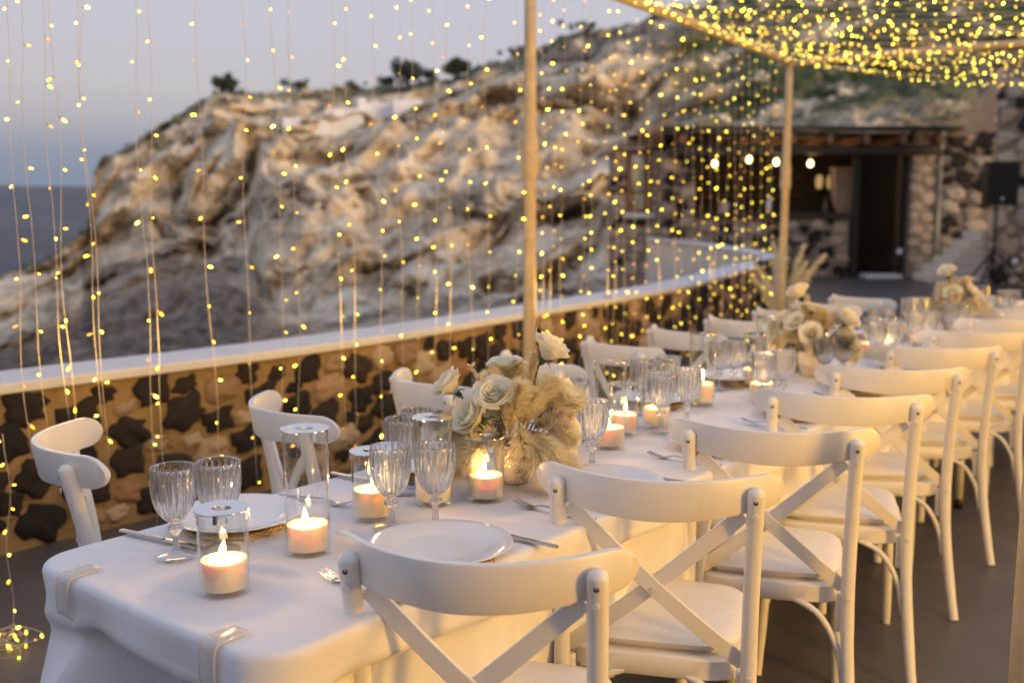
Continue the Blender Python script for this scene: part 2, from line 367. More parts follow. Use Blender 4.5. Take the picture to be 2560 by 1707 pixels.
keys = {  # image column: (row, distance) of foot, scree, cliff foot, cliff top, ridge
    -700: [(1150, 11), (960, 20), (880, 30), (820, 40), (790, 48)],
    0: [(1120, 12), (935, 24), (820, 36), (745, 47), (698, 54)],
    120: [(1110, 12), (905, 25), (790, 37), (715, 48), (655, 55)],
    205: [(1105, 12), (890, 26), (745, 42), (640, 52), (585, 57)],
    222: [(1102, 12), (885, 26), (700, 46), (600, 55), (560, 58)],
    236: [(1100, 12), (880, 27), (645, 51), (520, 57), (430, 60)],
    250: [(1100, 12), (880, 27), (640, 51), (500, 57), (402, 61)],
    320: [(1095, 12), (865, 27), (615, 51), (470, 56), (372, 63)],
    410: [(1090, 12), (850, 27), (600, 51), (410, 56), (306, 66)],
    540: [(1075, 12), (830, 27), (605, 49), (300, 54), (236, 70)],
    620: [(1060, 12), (840, 27), (640, 46), (310, 53), (226, 74)],
    660: [(1055, 12), (860, 26), (750, 38), (335, 51), (224, 75)],
    700: [(1050, 12), (870, 25), (770, 36), (345, 50), (222, 76)],
    900: [(1010, 12), (850, 24), (775, 34), (330, 48), (214, 78)],
    1100: [(965, 12.5), (825, 24), (755, 32), (300, 47), (196, 76)],
    1300: [(930, 13.5), (800, 23), (735, 31), (300, 45), (126, 72)],
    1500: [(890, 16), (760, 24), (690, 29.5), (310, 42), (64, 68)],
    1650: [(850, 24), (700, 27.5), (600, 30.5), (320, 41), (22, 66)],
    1900: [(800, 28.5), (600, 30), (420, 31.5), (260, 41), (-40, 62)],
    2300: [(780, 28), (560, 29.5), (400, 31), (215, 40), (-60, 60)],
    3200: [(750, 27), (540, 28), (380, 29.5), (150, 38), (-90, 55)]}
kx = sorted(keys); NC = 500
px_cols = np.concatenate([np.linspace(-700, 0, 40, endpoint=False), np.linspace(0, 2600, NC - 80), np.linspace(2610, 3200, 40)])
V, Zc = [], []
rows_t = np.concatenate([np.linspace(0, 1, 40, endpoint=False), np.linspace(1, 2, 70, endpoint=False), np.linspace(2, 3, 150, endpoint=False), np.linspace(3, 4, 70, endpoint=False), np.linspace(4, 5.6, 24)])
def sstep(a, b, x):
    q = max(0, min(1, (x - a) / (b - a))); return q * q * (3 - 2 * q)
for px in px_cols:
    ys = [np.interp(px, kx, [keys[k][r][0] for k in kx]) for r in range(5)]
    ds = [np.interp(px, kx, [keys[k][r][1] for k in kx]) for r in range(5)]
    ridge = at_y(px, ys[4], ds[4])
    for t_ in rows_t:
        if t_ <= 4:
            yy = np.interp(t_, range(5), ys); dd = np.interp(t_, range(5), ds)
            p = at_y(px, yy, dd)
        else:
            q = t_ - 4; p = ridge + Vector((ridge.x * .25 * q, 22 * q, -3.5 * q * q))
        q = Vector((p.x * 1.0, p.y * .8, p.z * 1.1))
        wq = noise.noise(q * .22) * 1.2
        n1 = noise.turbulence(Vector((q.x * .21 + wq * .5, q.y * .10, q.z * .26 + wq)) + Vector((3, 1, 2)), 4, False, noise_basis='PERLIN_ORIGINAL', amplitude_scale=.45, frequency_scale=2.2)
        n0 = noise.noise(Vector((q.x * .10, q.y * .05, q.z * .14)) + Vector((9, 2, 5)))
        n2 = noise.fractal(q * .42, .8, 2.1, 5)
        n3 = noise.turbulence(Vector((q.x * 1.0, q.y * .5, q.z * 1.0)), 4, False)
        cel = noise.cell_vector(q)[0] if False else 0
        led = noise.noise(Vector((q.x * .06, q.y * .05, q.z * .9 + .5 * n2)))
        cliff = sstep(1.3, 2.2, t_) * (1 - sstep(3.2, 4.0, t_))
        right = sstep(1550, 1800, px)
        amp = (.6 + .9 * cliff) * (1 - .6 * right)
        d = ray(px, HORIZ); d.z = 0
        p = p + d * (-amp * (3.4 * (n1 - .5) + 2.8 * n0 + .4 * n2 + .5 * (n3 - .6) + .8 * led * cliff))
        lo = sstep(.2, 1.0, t_)
        p.z += lo * (.25 + .2 * cliff) * n2 * (1 - .4 * right) + .2 * noise.fractal(q * 1.4, .7, 2, 4) * lo
        V.append(p)
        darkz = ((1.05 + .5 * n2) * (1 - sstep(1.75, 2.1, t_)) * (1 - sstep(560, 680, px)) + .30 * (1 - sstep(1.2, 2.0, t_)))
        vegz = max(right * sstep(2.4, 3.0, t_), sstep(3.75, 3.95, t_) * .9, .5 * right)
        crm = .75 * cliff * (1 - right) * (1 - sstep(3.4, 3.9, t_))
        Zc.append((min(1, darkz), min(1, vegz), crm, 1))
n = len(rows_t); F = [(i * n + j, (i + 1) * n + j, (i + 1) * n + j + 1, i * n + j + 1) for i in range(len(px_cols) - 1) for j in range(n - 1)]
mb = MB(); mb.v = [tuple(v) for v in V]; mb.f = F; mb.m = [0] * len(F)
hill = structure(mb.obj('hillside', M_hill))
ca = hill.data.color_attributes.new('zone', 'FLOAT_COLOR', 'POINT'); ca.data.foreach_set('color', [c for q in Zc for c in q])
HILL_V = V; HILL_N = n

# terrace floor bounded by the parapet
PAR = [(-5.62, -.25), (-3.6, 2.16), (-2.085, 3.97), (-.91, 5.34), (.07, 6.83), (1.65, 9.53), (3.0, 12.55), (3.62, 13.9)]
PARS = [Vector((p.x, p.y, 0)) for p in spline([(x, y, 0) for x, y in PAR], 57)]
out = [(p.x, p.y, 0) for p in PARS] + [(3.75, 26.5, 0), (16, 26.5, 0), (16, -11, 0), (-5.6, -11, 0)]
mb = MB(); mb.add(out, [tuple(range(len(out)))[::-1]])
structure(mb.obj('terrace_floor', M_floor, smooth=False))

# evening air between here and the far rim
hz = NT('evening_haze'); pv = hz.n('ShaderNodeVolumePrincipled'); pv.inputs['Color'].default_value = (.66, .80, 1, 1); pv.inputs['Density'].default_value = 6e-5; pv.inputs['Anisotropy'].default_value = .2
hz.l(pv.outputs[0], hz.out.inputs['Volume'])
mb = MB(); mb.box((0, 13450, -35), (61000, 33500, 460)); ho = mb.obj('haze', hz.m, smooth=False); ho['kind'] = 'stuff'

# ------------------------------------------------------------------ masonry helpers
rs_ = random.Random(11)
def stone_mesh(name, mat, k):
    r = random.Random(k); mb = MB(); nu, nv = 20, 7; off = Vector((k * 3.7, k * 1.3, 0)); ex = r.uniform(2.4, 4.5); vs = []
    for j in range(nv):
        q = j / (nv - 1); rr = (1.0, 1.0, .97, .90, .72, .42, .12)[j]; z = (-.4, .0, .17, .27, .34, .38, .39)[j]
        for i in range(nu):
            a = 2 * math.pi * i / nu; c_, s_2 = math.cos(a), math.sin(a)
            sup = 1 / (abs(c_) ** ex + abs(s_2) ** ex) ** (1 / ex)
            w = 1 + .42 * noise.noise(Vector((c_ * 1.2, s_2 * 1.2, 0)) + off) + .26 * noise.noise(Vector((c_ * 3, s_2 * 3, 0)) + off)
            x, y = c_ * sup * .86 * w * rr, s_2 * sup * .86 * w * rr
            vs.append((x, y, z + .14 * noise.noise(Vector((x * 1.7, y * 1.7, q)) + off) * (j > 0) + .07 * noise.noise(Vector((x * 4.5, y * 4.5, q)) + off) * (j > 0)))
    fs = [(j * nu + i, j * nu + (i + 1) % nu, (j + 1) * nu + (i + 1) % nu, (j + 1) * nu + i) for j in range(nv - 1) for i in range(nu)] + [tuple(range((nv - 1) * nu, nv * nu))]
    return mb.add(vs, fs).mesh(name, mat, smooth=True)
ST_D = [stone_mesh('stone', M_st_dark, i) for i in range(9)]
ST_P = [stone_mesh('stone', M_st_pale, 20 + i) for i in range(9)]
ST_C = [stone_mesh('stone', M_st_cream, 40 + i) for i in range(9)]
def lay_stones(parent, frame, W, Hh, rmin, rmax, count, sets, seed, tries=12000, gap=.94, z0=.02):
    """frame(s, z) -> (point, tangent, normal); packs irregular stones on a W x Hh face"""
    r = random.Random(seed); put = []; grid = {}
    cs = rmax * 2.4
    for q in range(tries):
        if len(put) >= count: break
        fr = 1 - q / tries
        rad = rmin + (rmax - rmin) * (fr ** 1.5) * r.uniform(.75, 1)
        s, z = r.uniform(rad * .6, W - rad * .6), r.uniform(z0 + rad * .55, Hh - rad * .5)
        asp = r.uniform(.62, .85)
        gx, gz = int(s / cs), int(z / cs); ok = True
        for dx in (-1, 0, 1):
            for dz in (-1, 0, 1):
                for (s2, z2, r2, a2) in grid.get((gx + dx, gz + dz), ()):
                    ds, dz_ = s - s2, z - z2
                    if (ds / (rad + r2)) ** 2 + (dz_ / (rad * asp + r2 * a2)) ** 2 < gap * gap: ok = False; break
                if not ok: break
            if not ok: break
        if not ok: continue
        grid.setdefault((gx, gz), []).append((s, z, rad, asp)); put.append((s, z))
        p, tg, nm = frame(s, z)
        up = Vector((0, 0, 1)); up = (up - nm * up.dot(nm)).normalized(); tg = up.cross(nm)
        rot = r.uniform(-.35, .35); ca_, sa = math.cos(rot), math.sin(rot)
        X = (tg * ca_ + up * sa) * rad; Y = (up * ca_ - tg * sa) * rad * asp; Z = nm * min(.13, .03 + rad * .7)
        me = r.choice(r.choices([x[0] for x in sets], [x[1] for x in sets])[0])
        Mx = Matrix(((X.x, Y.x, Z.x, p.x), (X.y, Y.y, Z.y, p.y), (X.z, Y.z, Z.z, p.z), (0, 0, 0, 1)))
        inst('stone', me, parent, mat=Mx)
    return len(put)
def wall_solid(path, thick, z0, z1, side=1):
    """closed prism along a plan path; the given path is its front face, thickness to the left (side=1)"""
    mb = MB(); n = len(path); L = []; R = []
    for i, p in enumerate(path):
        t = (path[min(i + 1, n - 1)] - path[max(i - 1, 0)]); t.z = 0; t.normalize(); nm = Vector((-t.y, t.x, 0)) * side
        L.append(p); R.append(p + nm * thick)
    for i in range(n):
        zt = z1(i / (n - 1)) if callable(z1) else z1
        mb.v += [(L[i].x, L[i].y, z0), (L[i].x, L[i].y, zt), (R[i].x, R[i].y, zt), (R[i].x, R[i].y, z0)]
    for i in range(n - 1):
        a, b = 4 * i, 4 * i + 4
        for k in range(4): mb.f.append((a + k, b + k, b + (k + 1) % 4, a + (k + 1) % 4))
    mb.f += [(0, 1, 2, 3), (4 * n - 1, 4 * n - 2, 4 * n - 3, 4 * n - 4)]
    mb.m = [0] * len(mb.f); return mb
# ------------------------------------------------------------------ curved parapet of black and ochre stones
par = tag(empty('parapet_wall', (PARS[20].x, PARS[20].y, 0)), 'low curved stone parapet of black and ochre rubble with a pale flat cap', 'wall')
def child_world(o, parent):   # parent keeping the world placement (parent is unrotated)
    o.parent = parent; o.location = o.location - parent.location; return o
child_world(wall_solid(PARS, .30, -.6, .668).obj('wall_core', M_mortar, smooth=False), par)
capp = []
for i, p in enumerate(PARS):
    t_ = (PARS[min(i + 1, 56)] - PARS[max(i - 1, 0)]).normalized(); capp.append(p + Vector((t_.y, -t_.x, 0)) * .035)
capb = wall_solid(capp, .37, .668, .712); 
capo = child_world(capb.obj('cap', M_render, smooth=False), par)
bv = capo.modifiers.new('bevel', 'BEVEL'); bv.width = .008; bv.segments = 2; bv.limit_method = 'ANGLE'
cum = [0]
for a, b in zip(PARS, PARS[1:]): cum.append(cum[-1] + (b - a).length)
S0 = cum[14]; WPAR = cum[-1] - S0
def par_frame(s, z):
    s += S0; k = max(0, min(len(cum) - 2, int(np.searchsorted(cum, s)) - 1)); f = (s - cum[k]) / (cum[k + 1] - cum[k])
    p = PARS[k].lerp(PARS[k + 1], f); tg = (PARS[k + 1] - PARS[k]).normalized(); nm = Vector((tg.y, -tg.x, 0))
    return Vector((p.x, p.y, z)) - par.location - nm * .012, tg, nm
lay_stones(par, par_frame, WPAR, .655, .04, .125, 298, [(ST_D, .70), (ST_P, .30)], 5, tries=16000, gap=.86)
mbr = MB(); rr_ = random.Random(3)
for _ in range(620):
    s2, z = rr_.uniform(.1, WPAR - .1), rr_.uniform(.03, .64); p, tg_, nm_ = par_frame(s2, z); r0 = rr_.uniform(.014, .038); c = p + nm_ * .008
    mbr.hull([c + tg_ * rr_.uniform(-1, 1) * r0 + Vector((0, 0, rr_.uniform(-.7, .7) * r0)) + nm_ * rr_.uniform(-.3, .55) * r0 for _k in range(9)])
ro = mbr.obj('small_rubble', M_st_pale, par, smooth=False); ro['kind'] = 'stuff'
P = []      # rough pointing between the stones
for s2 in np.linspace(0, WPAR - .02, 460):
    row = []
    for z in np.linspace(.002, .664, 30):
        p, tg_, nm_ = par_frame(s2, z); p = p + nm_ * (.000 + .012 * noise.fractal(Vector((s2 * 7, z * 7, 2)), .8, 2, 5)); row.append(tuple(p))
    P.append(row)
MB().grid(P).obj('pointing', M_mortar, par)

# second arm of the parapet: cream inside face running back to the bar
arm_path = [Vector(p) for p in [(2.13, 15.75, 0), (2.6, 15.62, 0), (3.05, 15.3, 0), (3.42, 14.8, 0), (3.70, 14.25, 0)]]
arm_path = spline(arm_path, 24)
def atop(q): return .955 - .245 * q ** 1.2
arm = tag(empty('rendered_wall', (3.7, 18, 0)), 'curved cream rendered wall with grey cap rising from the parapet tip', 'wall')
child_world(wall_solid(arm_path, .26, -2.2, atop).obj('wall_face', M_creamr, smooth=False), arm)
mb = wall_solid([p + Vector((-.02, -.03, 0)) for p in arm_path], .36, 0, lambda q: atop(q) + .045)
for i in range(24):
    for k in (0, 3): x_, y_, _ = mb.v[4 * i + k]; mb.v[4 * i + k] = (x_, y_, atop(i / 23) + .001)
child_world(mb.obj('cap', M_render, smooth=False), arm)
lamp = tag(empty('bulkhead_lamp', (3.30, 13.05, .712)), 'small dark oval lamp on the pointed end of the parapet', 'lamp')
MB().lathe([(.0, 0), (.11, 0), (.12, .03), (.10, .06), (.07, .07), (.0, .07)], 20).obj('lamp_housing', M_black, lamp, auto=40)
MB().lathe([(.068, .0712), (.05, .095), (.0, .105)], 16).obj('lens', M_white, lamp)

# ------------------------------------------------------------------ bar building at the far end of the terrace
YB = 21.5
def bx(px): return at_y(px, 640, YB).x
def bz(py): return at_y(1900, py, YB).z
def flat_frame(org, tg, nm):
    def f(s, z): return Vector(org) + Vector(tg) * s + Vector((0, 0, z)) , Vector(tg), Vector(nm)
    return f
bar = tag(empty('bar_building', (bx(1900), YB, 0)), 'stone beach bar with dark timber roof, open counter and glazed door', 'building')
def bpart(name, boxes, mat, parent=None, chamf=.01, **k):
    mb = MB()
    for (x0, x1, y0, y1, z0, z1) in boxes:
        mb.cbox(((x0 + x1) / 2, (y0 + y1) / 2, (z0 + z1) / 2), (x1 - x0, y1 - y0, z1 - z0), chamf)
    o = mb.obj(name, mat, smooth=False)
    p = parent or bar
    o.parent = p
    w = p.location.copy()
    if p is not bar and p.parent: w = w + p.parent.location
    o.location = -w
    return o
xL, xP0, xP1, xC1, xD0, xD1, xR1 = bx(1528), bx(1652), bx(1732), bx(2118), bx(2136), bx(2248), bx(2326)
zr0, zr1 = bz(388), bz(345)
# window wing on the left (gabled, timber window)
wing = bpart('window_wall', [(xL, bx(1567), YB + .3, YB + .75, -.3, 2.75), (bx(1632), xP0, YB + .3, YB + .75, -.3, 2.75), (bx(1567), bx(1632), YB + .3, YB + .75, -.3, bz(532)), (bx(1567), bx(1632), YB + .3, YB + .75, bz(372), 2.75)], M_mortar2)
win = bpart('window', [(bx(1567), bx(1581), YB + .34, YB + .46, bz(532), bz(372)), (bx(1618), bx(1632), YB + .34, YB + .46, bz(532), bz(372)), (bx(1581), bx(1618), YB + .34, YB + .46, bz(532), bz(522)), (bx(1581), bx(1618), YB + .34, YB + .46, bz(386), bz(372))], M_brownwood)
g = bpart('pane', [(bx(1581), bx(1618), YB + .39, YB + .41, bz(522), bz(386))], M_pane, win, .002)
bpart('sill', [(bx(1560), bx(1640), YB + .2, YB + .36, bz(545), bz(533))], M_render, win, .01)
bpart('gable_board', [(bx(1548), bx(1660), YB + .12, YB + .34, bz(372) + .05, bz(352)), (bx(1566), bx(1660), YB + .10, YB + .33, bz(352) + .004, bz(336)), (bx(1590), bx(1660), YB + .12, YB + .34, bz(336) + .004, bz(322))], M_brownwood)
mbk = MB(); mbk.hull([Vector(p) for p in [(xL - .1, YB + .1, 2.62), (xP0 + .2, YB + .1, 3.3), (xP0 + .2, YB + 3, 3.3), (xL - .1, YB + 3, 2.62), (xL - .1, YB + .1, 2.74), (xP0 + .2, YB + .1, 3.42), (xP0 + .2, YB + 3, 3.42), (xL - .1, YB + 3, 2.74)]])
o = mbk.obj('wing_roof', M_mortar2, smooth=False); o.parent = bar; o.location = -bar.location
# pillars
bpart('pillar', [(xP0, xP1, YB - .1, YB + .7, 0, zr0 + .05)], M_mortar2)
bpart('pillar', [(xD1 + .1, xR1, YB - .25, YB + .6, 0, zr1 + .1)], M_mortar2)
# dark interior
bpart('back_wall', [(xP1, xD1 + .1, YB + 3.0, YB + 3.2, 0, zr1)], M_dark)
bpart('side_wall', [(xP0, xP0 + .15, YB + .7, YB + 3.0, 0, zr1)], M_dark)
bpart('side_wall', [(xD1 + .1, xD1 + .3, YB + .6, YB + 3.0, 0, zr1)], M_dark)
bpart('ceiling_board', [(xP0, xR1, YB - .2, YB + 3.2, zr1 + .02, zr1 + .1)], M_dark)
bpart('front_beam', [(xP0 + .05, xR1 - .1, YB - .42, YB - .2, zr0, zr0 + .18)], M_dark)
bpart('roof_edge', [(xP0 - .1, xR1 + .25, YB - .75, YB - .2, zr1 + .11, zr1 + .19)], M_dark)
for k in range(8):
    x = xP0 + .3 + k * (xR1 - xP0 - .5) / 7
    bpart('rafter', [(x - .06, x + .06, YB - .7, YB + 2.9, zr0 + .19, zr1 + .015)], M_brownwood)
bpart('counter_front', [(xP1 + .002, xC1, YB - .05, YB + .25, 0, bz(540) - .05)], M_mortar2)
bpart('counter_top', [(xP1 + .004, xC1 + .05, YB - .15, YB + .45, bz(540) - .048, bz(532))], M_dark)
bpart('door_post', [(xC1 + .055, xD0 + .05, YB - .03, YB + .07, 0, zr0)], M_black)
bpart('door_post', [(xD1, xD1 + .095, YB - .03, YB + .07, 0, zr0)], M_black)
bpart('door_pane', [(xD0 + .052, xD1 - .002, YB + .0, YB + .015, .06, zr0)], M_pane, chamf=.002)
bpart('door_step', [(xD0 + .1, xD1 - .1, YB - .5, YB - .06, 0.004, .09)], M_render)
bpart('shelf', [(xP1 + .3, xC1 - .2, YB + 2.7, YB + 2.98, 1.75, 1.79)], M_brownwood)
bpart('shelf', [(xP1 + .3, xC1 - .2, YB + 2.7, YB + 2.98, 2.2, 2.24)], M_brownwood)
NB = -bar.location
lay_stones(bar, flat_frame(Vector((xP1, YB - .04, 0)) + NB, (1, 0, 0), (0, -1, 0)), xC1 - xP1, bz(540) - .07, .09, .2, 60, [(ST_D, .45), (ST_C, .55)], 21, 4000)
lay_stones(bar, flat_frame(Vector((xP0, YB - .09, 0)) + NB, (1, 0, 0), (0, -1, 0)), xP1 - xP0, zr0, .09, .2, 40, [(ST_D, .4), (ST_C, .6)], 22, 3000)
lay_stones(bar, flat_frame(Vector((xD1 + .1, YB - .24, 0)) + NB, (1, 0, 0), (0, -1, 0)), xR1 - xD1 - .1, zr1, .09, .2, 45, [(ST_C, 1)], 23, 3000)
lay_stones(bar, flat_frame(Vector((xL, YB + .31, 0)) + NB, (1, 0, 0), (0, -1, 0)), bx(1567) - xL, 2.7, .07, .15, 45, [(ST_D, .25), (ST_C, .75)], 24, 3000)
lay_stones(bar, flat_frame(Vector((bx(1567), YB + .31, 0)) + NB, (1, 0, 0), (0, -1, 0)), xP0 - bx(1567), bz(548), .09, .2, 30, [(ST_D, .45), (ST_C, .55)], 25, 3000)
lay_stones(bar, flat_frame(Vector((bx(1634), YB + .31, 0)) + NB, (1, 0, 0), (0, -1, 0)), xP0 - bx(1634), 2.7, .05, .11, 30, [(ST_C, 1)], 26, 3000)
# pendant lamps over the counter (lit)
pl_mesh = MB().lathe([(.0, -.10), (.045, -.085), (.065, -.04), (.06, .01), (.035, .055), (.02, .07)], 16).mesh('bulb', M_pend)
so_mesh = MB().lathe([(.0, .12), (.028, .12), (.03, .068), (.0, .066)], 12).mesh('socket', M_dark)
for i, (x, y, w) in enumerate([(1787, 408, 'beside the stone pillar'), (1873, 398, 'second from the stone pillar'), (1941, 404, 'third from the stone pillar'), (2026, 408, 'next to the glazed door')]):
    p = at_y(x, y, YB + .6)
    L = tag(empty('pendant_lamp', p), 'glowing bare bulb pendant over the bar counter, ' + w, 'lamp', 'pendant bulbs over the bar')
    inst('bulb', pl_mesh, L, scale=.8); inst('socket', so_mesh, L)
    MB().tube([(0, 0, .12), (0, 0, zr1 - p.z)], .008, 6).obj('cord', M_black, L)
    ld = bpy.data.lights.new('bulb_light', 'POINT'); ld.energy = 8; ld.color = (1, .62, .25); ld.shadow_soft_size = .06
    lo_ = bpy.data.objects.new('bulb_light', ld); COL.objects.link(lo_); lo_.parent = L; lo_.location = (0, -.12, -.02)
# things on and around the counter
ct = bz(532)
def bottle(px, h, mat, label, yy=.1):
    mb = MB().lathe([(0, 0), (.045, 0), (.047, .02), (.047, h * .58), (.016, h * .75), (.015, h * .95), (.018, h), (0, h)], 14)
    tag(mb.obj('bottle', mat, loc=(bx(px), YB + yy, ct), auto=50), label, 'bottle', 'bottles on the bar counter')
bottle(1838, .32, M_bottle, 'brown glass bottle on the bar counter beside the menu cards')
bottle(2062, .34, M_bottle, 'brown glass bottle on the bar counter near the linen drape')
sh = tag(empty('cocktail_canister', (bx(1921), YB + .1, ct)), 'pale metal canister standing alone on the bar counter', 'canister')
MB().lathe([(0, 0), (.06, 0), (.075, .2), (.05, .24), (.045, .3), (0, .31)], 16).obj('body', M_label, sh, auto=40)
MB().lathe([(.046, .3), (.05, .31), (.02, .36), (0, .37)], 12).obj('cap', M_label, sh, auto=40)
for i in range(5):
    tag(MB().cbox((0, 0, .11), (.03, .14, .22), .003).obj('menu_card', M_card, smooth=False, loc=(bx(1800) + i * .035, YB + .1, ct), rot=(0, .12, 0)), 'pale pink booklet in the row on the bar counter, ' + ordw(i) + ' from the pillar', 'booklet', 'booklets on the bar counter')
for i, px in enumerate((2048, 2076)):
    p = at_y(px, 455, YB + 2.2)
    L = tag(empty('wall_lantern', p), ('dim amber lantern hanging deep inside the bar, on its pillar side' if i == 0 else 'dim amber lantern hanging deep inside the bar, on its door side'), 'lantern')
    MB().lathe([(0, -.16), (.06, -.15), (.085, 0), (.06, .15), (0, .16)], 14).obj('shade', M_lant, L)
    MB().tube([(0, 0, .16), (0, 0, zr1 - p.z)], .006, 6).obj('cord', M_black, L)
# linen drape gathered behind the door post
P = []
for i in range(50):
    q = i / 49; row = []
    for j in range(26):
        v = j / 25; pinch = 1 - .72 * math.exp(-((v - .72) / .22) ** 2)
        cxp = .17 + .12 * v
        row.append((cxp + (q - .5) * .62 * pinch, YB + .35 + .045 * math.sin(q * 34) * (.4 + pinch), 2.35 - 1.7 * v))
    P.append(row)
cu = tag(MB().grid(P).obj('curtain', M_curtain), 'gathered beige linen drape hanging behind the glazed bar door', 'curtain')
cu.location = (xC1 - .2, 0, 0); s_ = cu.modifiers.new('solid', 'SOLIDIFY'); s_.thickness = .008
# bar stools
def stool(px, Y, lab):
    p = at_y(px, 690, Y); S = tag(empty('bar_stool', (p.x, Y, 0)), lab, 'stool', 'stools at the bar counter')
    MB().lathe([(0, .74), (.18, .74), (.19, .76), (.18, .79), (0, .80)], 18).obj('seat', M_black, S, auto=40)
    for a in range(4):
        q = a * math.pi / 2 + .78
        MB().tube([(math.cos(q) * .21, math.sin(q) * .21, 0), (math.cos(q) * .13, math.sin(q) * .13, .742)], .017, 8).obj('leg', M_black, S)
    MB().tube([(math.cos(i * .3927) * .175, math.sin(i * .3927) * .175, .3) for i in range(17)], .011, 6).obj('foot_ring', M_black, S)
stool(1992, YB - .6, 'black bar stool in front of the stone counter, nearer the glazed door')
stool(1835, YB - .6, 'black bar stool in front of the stone counter, nearer the stone pillar')

# ------------------------------------------------------------------ retaining walls, steps, loudspeaker
dw = tag(empty('retaining_wall', (9.6, 21.2, 0)), 'dark rubble retaining wall between the bar and the pale wall', 'wall')
def dtop(q): return 3.0 + 1.1 * q
xa, xb = xR1 + .003, at_y(2475, 640, 20.6).x
pth = [Vector((xb + (xa - xb) * q, 20.75 + .35 * (1 - 0) * q, 0)) for q in np.linspace(0, 1, 12)][::-1]
child_world(wall_solid(pth, .6, 0, dtop).obj('wall_core', M_mortar2, smooth=False), dw)
tg = (pth[-1] - pth[0]).normalized(); nm = Vector((tg.y, -tg.x, 0))
lay_stones(dw, flat_frame(pth[0] - dw.location + nm * .005, tg, nm), (pth[-1] - pth[0]).length, 3.0, .08, .22, 110, [(ST_D, .62), (ST_C, .38)], 31, 6000)
pw = tag(empty('retaining_wall', (9.5, 18.2, 0)), 'tall pale stone retaining wall behind the loudspeaker, with an added unseen run shading the terrace', 'wall')
p0 = at_y(2468, 690, 19.6); p1 = Vector((11.2, 14.2, 0)); p0.z = 0
pth2 = spline([p0, p1, (11.6, 8, 0), (11.2, 1, 0), (10.2, -6, 0), (7.0, -9.5, 0), (1.5, -9.5, 0), (-5.0, -8.5, 0)], 80)  # run past the loudspeaker is unseen, added to block low sun and sky
child_world(wall_solid(pth2, .6, 0, lambda q: 4.05 + 1.6 * min(1, q * 3)).obj('wall_core', M_mortar2, smooth=False), pw)
tg = (p1 - p0).normalized(); nm = Vector((tg.y, -tg.x, 0))
if nm.x > 0 and nm.y > 0: nm = -nm
lay_stones(pw, flat_frame(p0 - pw.location + Vector((tg.y, -tg.x, 0)) * .005, tg, Vector((tg.y, -tg.x, 0))), 3.4, 4.0, .1, .28, 100, [(ST_C, .85), (ST_D, .15)], 32, 6000)
st = tag(empty('stone_steps', (9.0, 20.2, 0)), 'pale stone steps climbing beside the dark retaining wall', 'steps')
for k in range(6):
    x0 = at_y(2318 + k * 24, 690, 19.9).x; x1 = at_y(2464, 690, 19.9).x
    if x1 - x0 < .15: break
    o = MB().cbox(((x0 + x1) / 2, 20.2 + .0 * k, .085 + k * .17), (x1 - x0, .85 - .01 * k, 0.17 - .006), .012).obj('step', M_creamr, smooth=False); child_world(o, st)
uw = tag(empty('stone_block_wall', (10, 22.4, 0)), 'short pale stone wall higher up the slope above the retaining walls', 'wall')
xa2, xb2 = at_y(2488, 200, 21.9).x, at_y(2700, 200, 21.9).x
child_world(MB().cbox(((xa2 + xb2) / 2, 22.3, 2.4), (xb2 - xa2, .8, 4.6), .02).obj('wall_core', M_mortar2, smooth=False), uw)
lay_stones(uw, flat_frame(Vector((xa2, 21.895, 3.2)) - uw.location, (1, 0, 0), (0, -1, 0)), 1.8, 1.5, .1, .24, 26, [(ST_C, .8), (ST_D, .2)], 33, 2000)

ps = at_y(2483, 650, 17.8); sp_ = tag(empty('speaker_stand', (ps.x, 17.8, 0)), 'black tripod stand carrying the loudspeaker by the pale wall', 'stand')
zs0 = at_y(2483, 513, 17.8).z; zs1 = at_y(2483, 405, 17.8).z
MB().tube([(0, 0, .18), (0, 0, zs0 + .05)], .022, 10).obj('pole', M_black, sp_)
MB().tube([(0, 0, .5), (0, 0, .62)], .04, 10).obj('collar', M_black, sp_)
for a in (-.25, 1.85, 3.95):
    MB().tube([(0, 0, .72), (math.cos(a) * .72, math.sin(a) * .72, .015)], .02, 8).obj('leg', M_black, sp_)
    MB().tube([(0, 0, .22), (math.cos(a) * .33, math.sin(a) * .33, .24)], .010, 6).obj('brace', M_black, sp_)
spk = tag(empty('loudspeaker', (ps.x, 17.8, zs0)), 'black loudspeaker cabinet on the tripod stand by the pale wall', 'speaker')
hs = zs1 - zs0
mb = MB(); mb.hull([Vector((x * w, y, z)) for z in (0, hs) for (x, y, w) in ((-1, -.2, .27), (1, -.2, .27), (-1, .2, .19), (1, .2, .19))]); mb.obj('cabinet', M_black, spk, smooth=False)
MB().cbox((0, -.206, hs / 2), (.49, .012, hs - .06), .004).obj('grille', M_grille, spk, smooth=False)
MB().lathe([(0, 0), (.03, 0), (.03, .006), (0, .006)], 16).obj('badge', M_chrome, spk, mat=Matrix.Translation((0, -.213, .1)) @ Matrix.Rotation(math.pi / 2, 4, 'X'))
def spot(px, py, Y, z, lab):
    p = at_y(px, py, Y); S = tag(empty('spotlight', p), lab, 'spotlight')
    Rm = Matrix.Rotation(math.pi / 2, 4, 'X')
    MB().lathe([(0, -.1), (.06, -.1), (.1, 0), (.105, .08), (.09, .085), (.085, .07), (0, .06)], 18).obj('housing', M_black, S, mat=Rm, auto=40)
    MB().lathe([(.083, .066), (0, .072)], 18).obj('lens', M_white, S, mat=Rm)
    MB().tube([(0, .09, 0), (0, .2, -p.z if p.z < .6 else -.05)], .012, 6).obj('bracket', M_black, S)
spot(2533, 652, 16.9, 0, 'small round black spotlight low on the pale wall beside the loudspeaker stand')
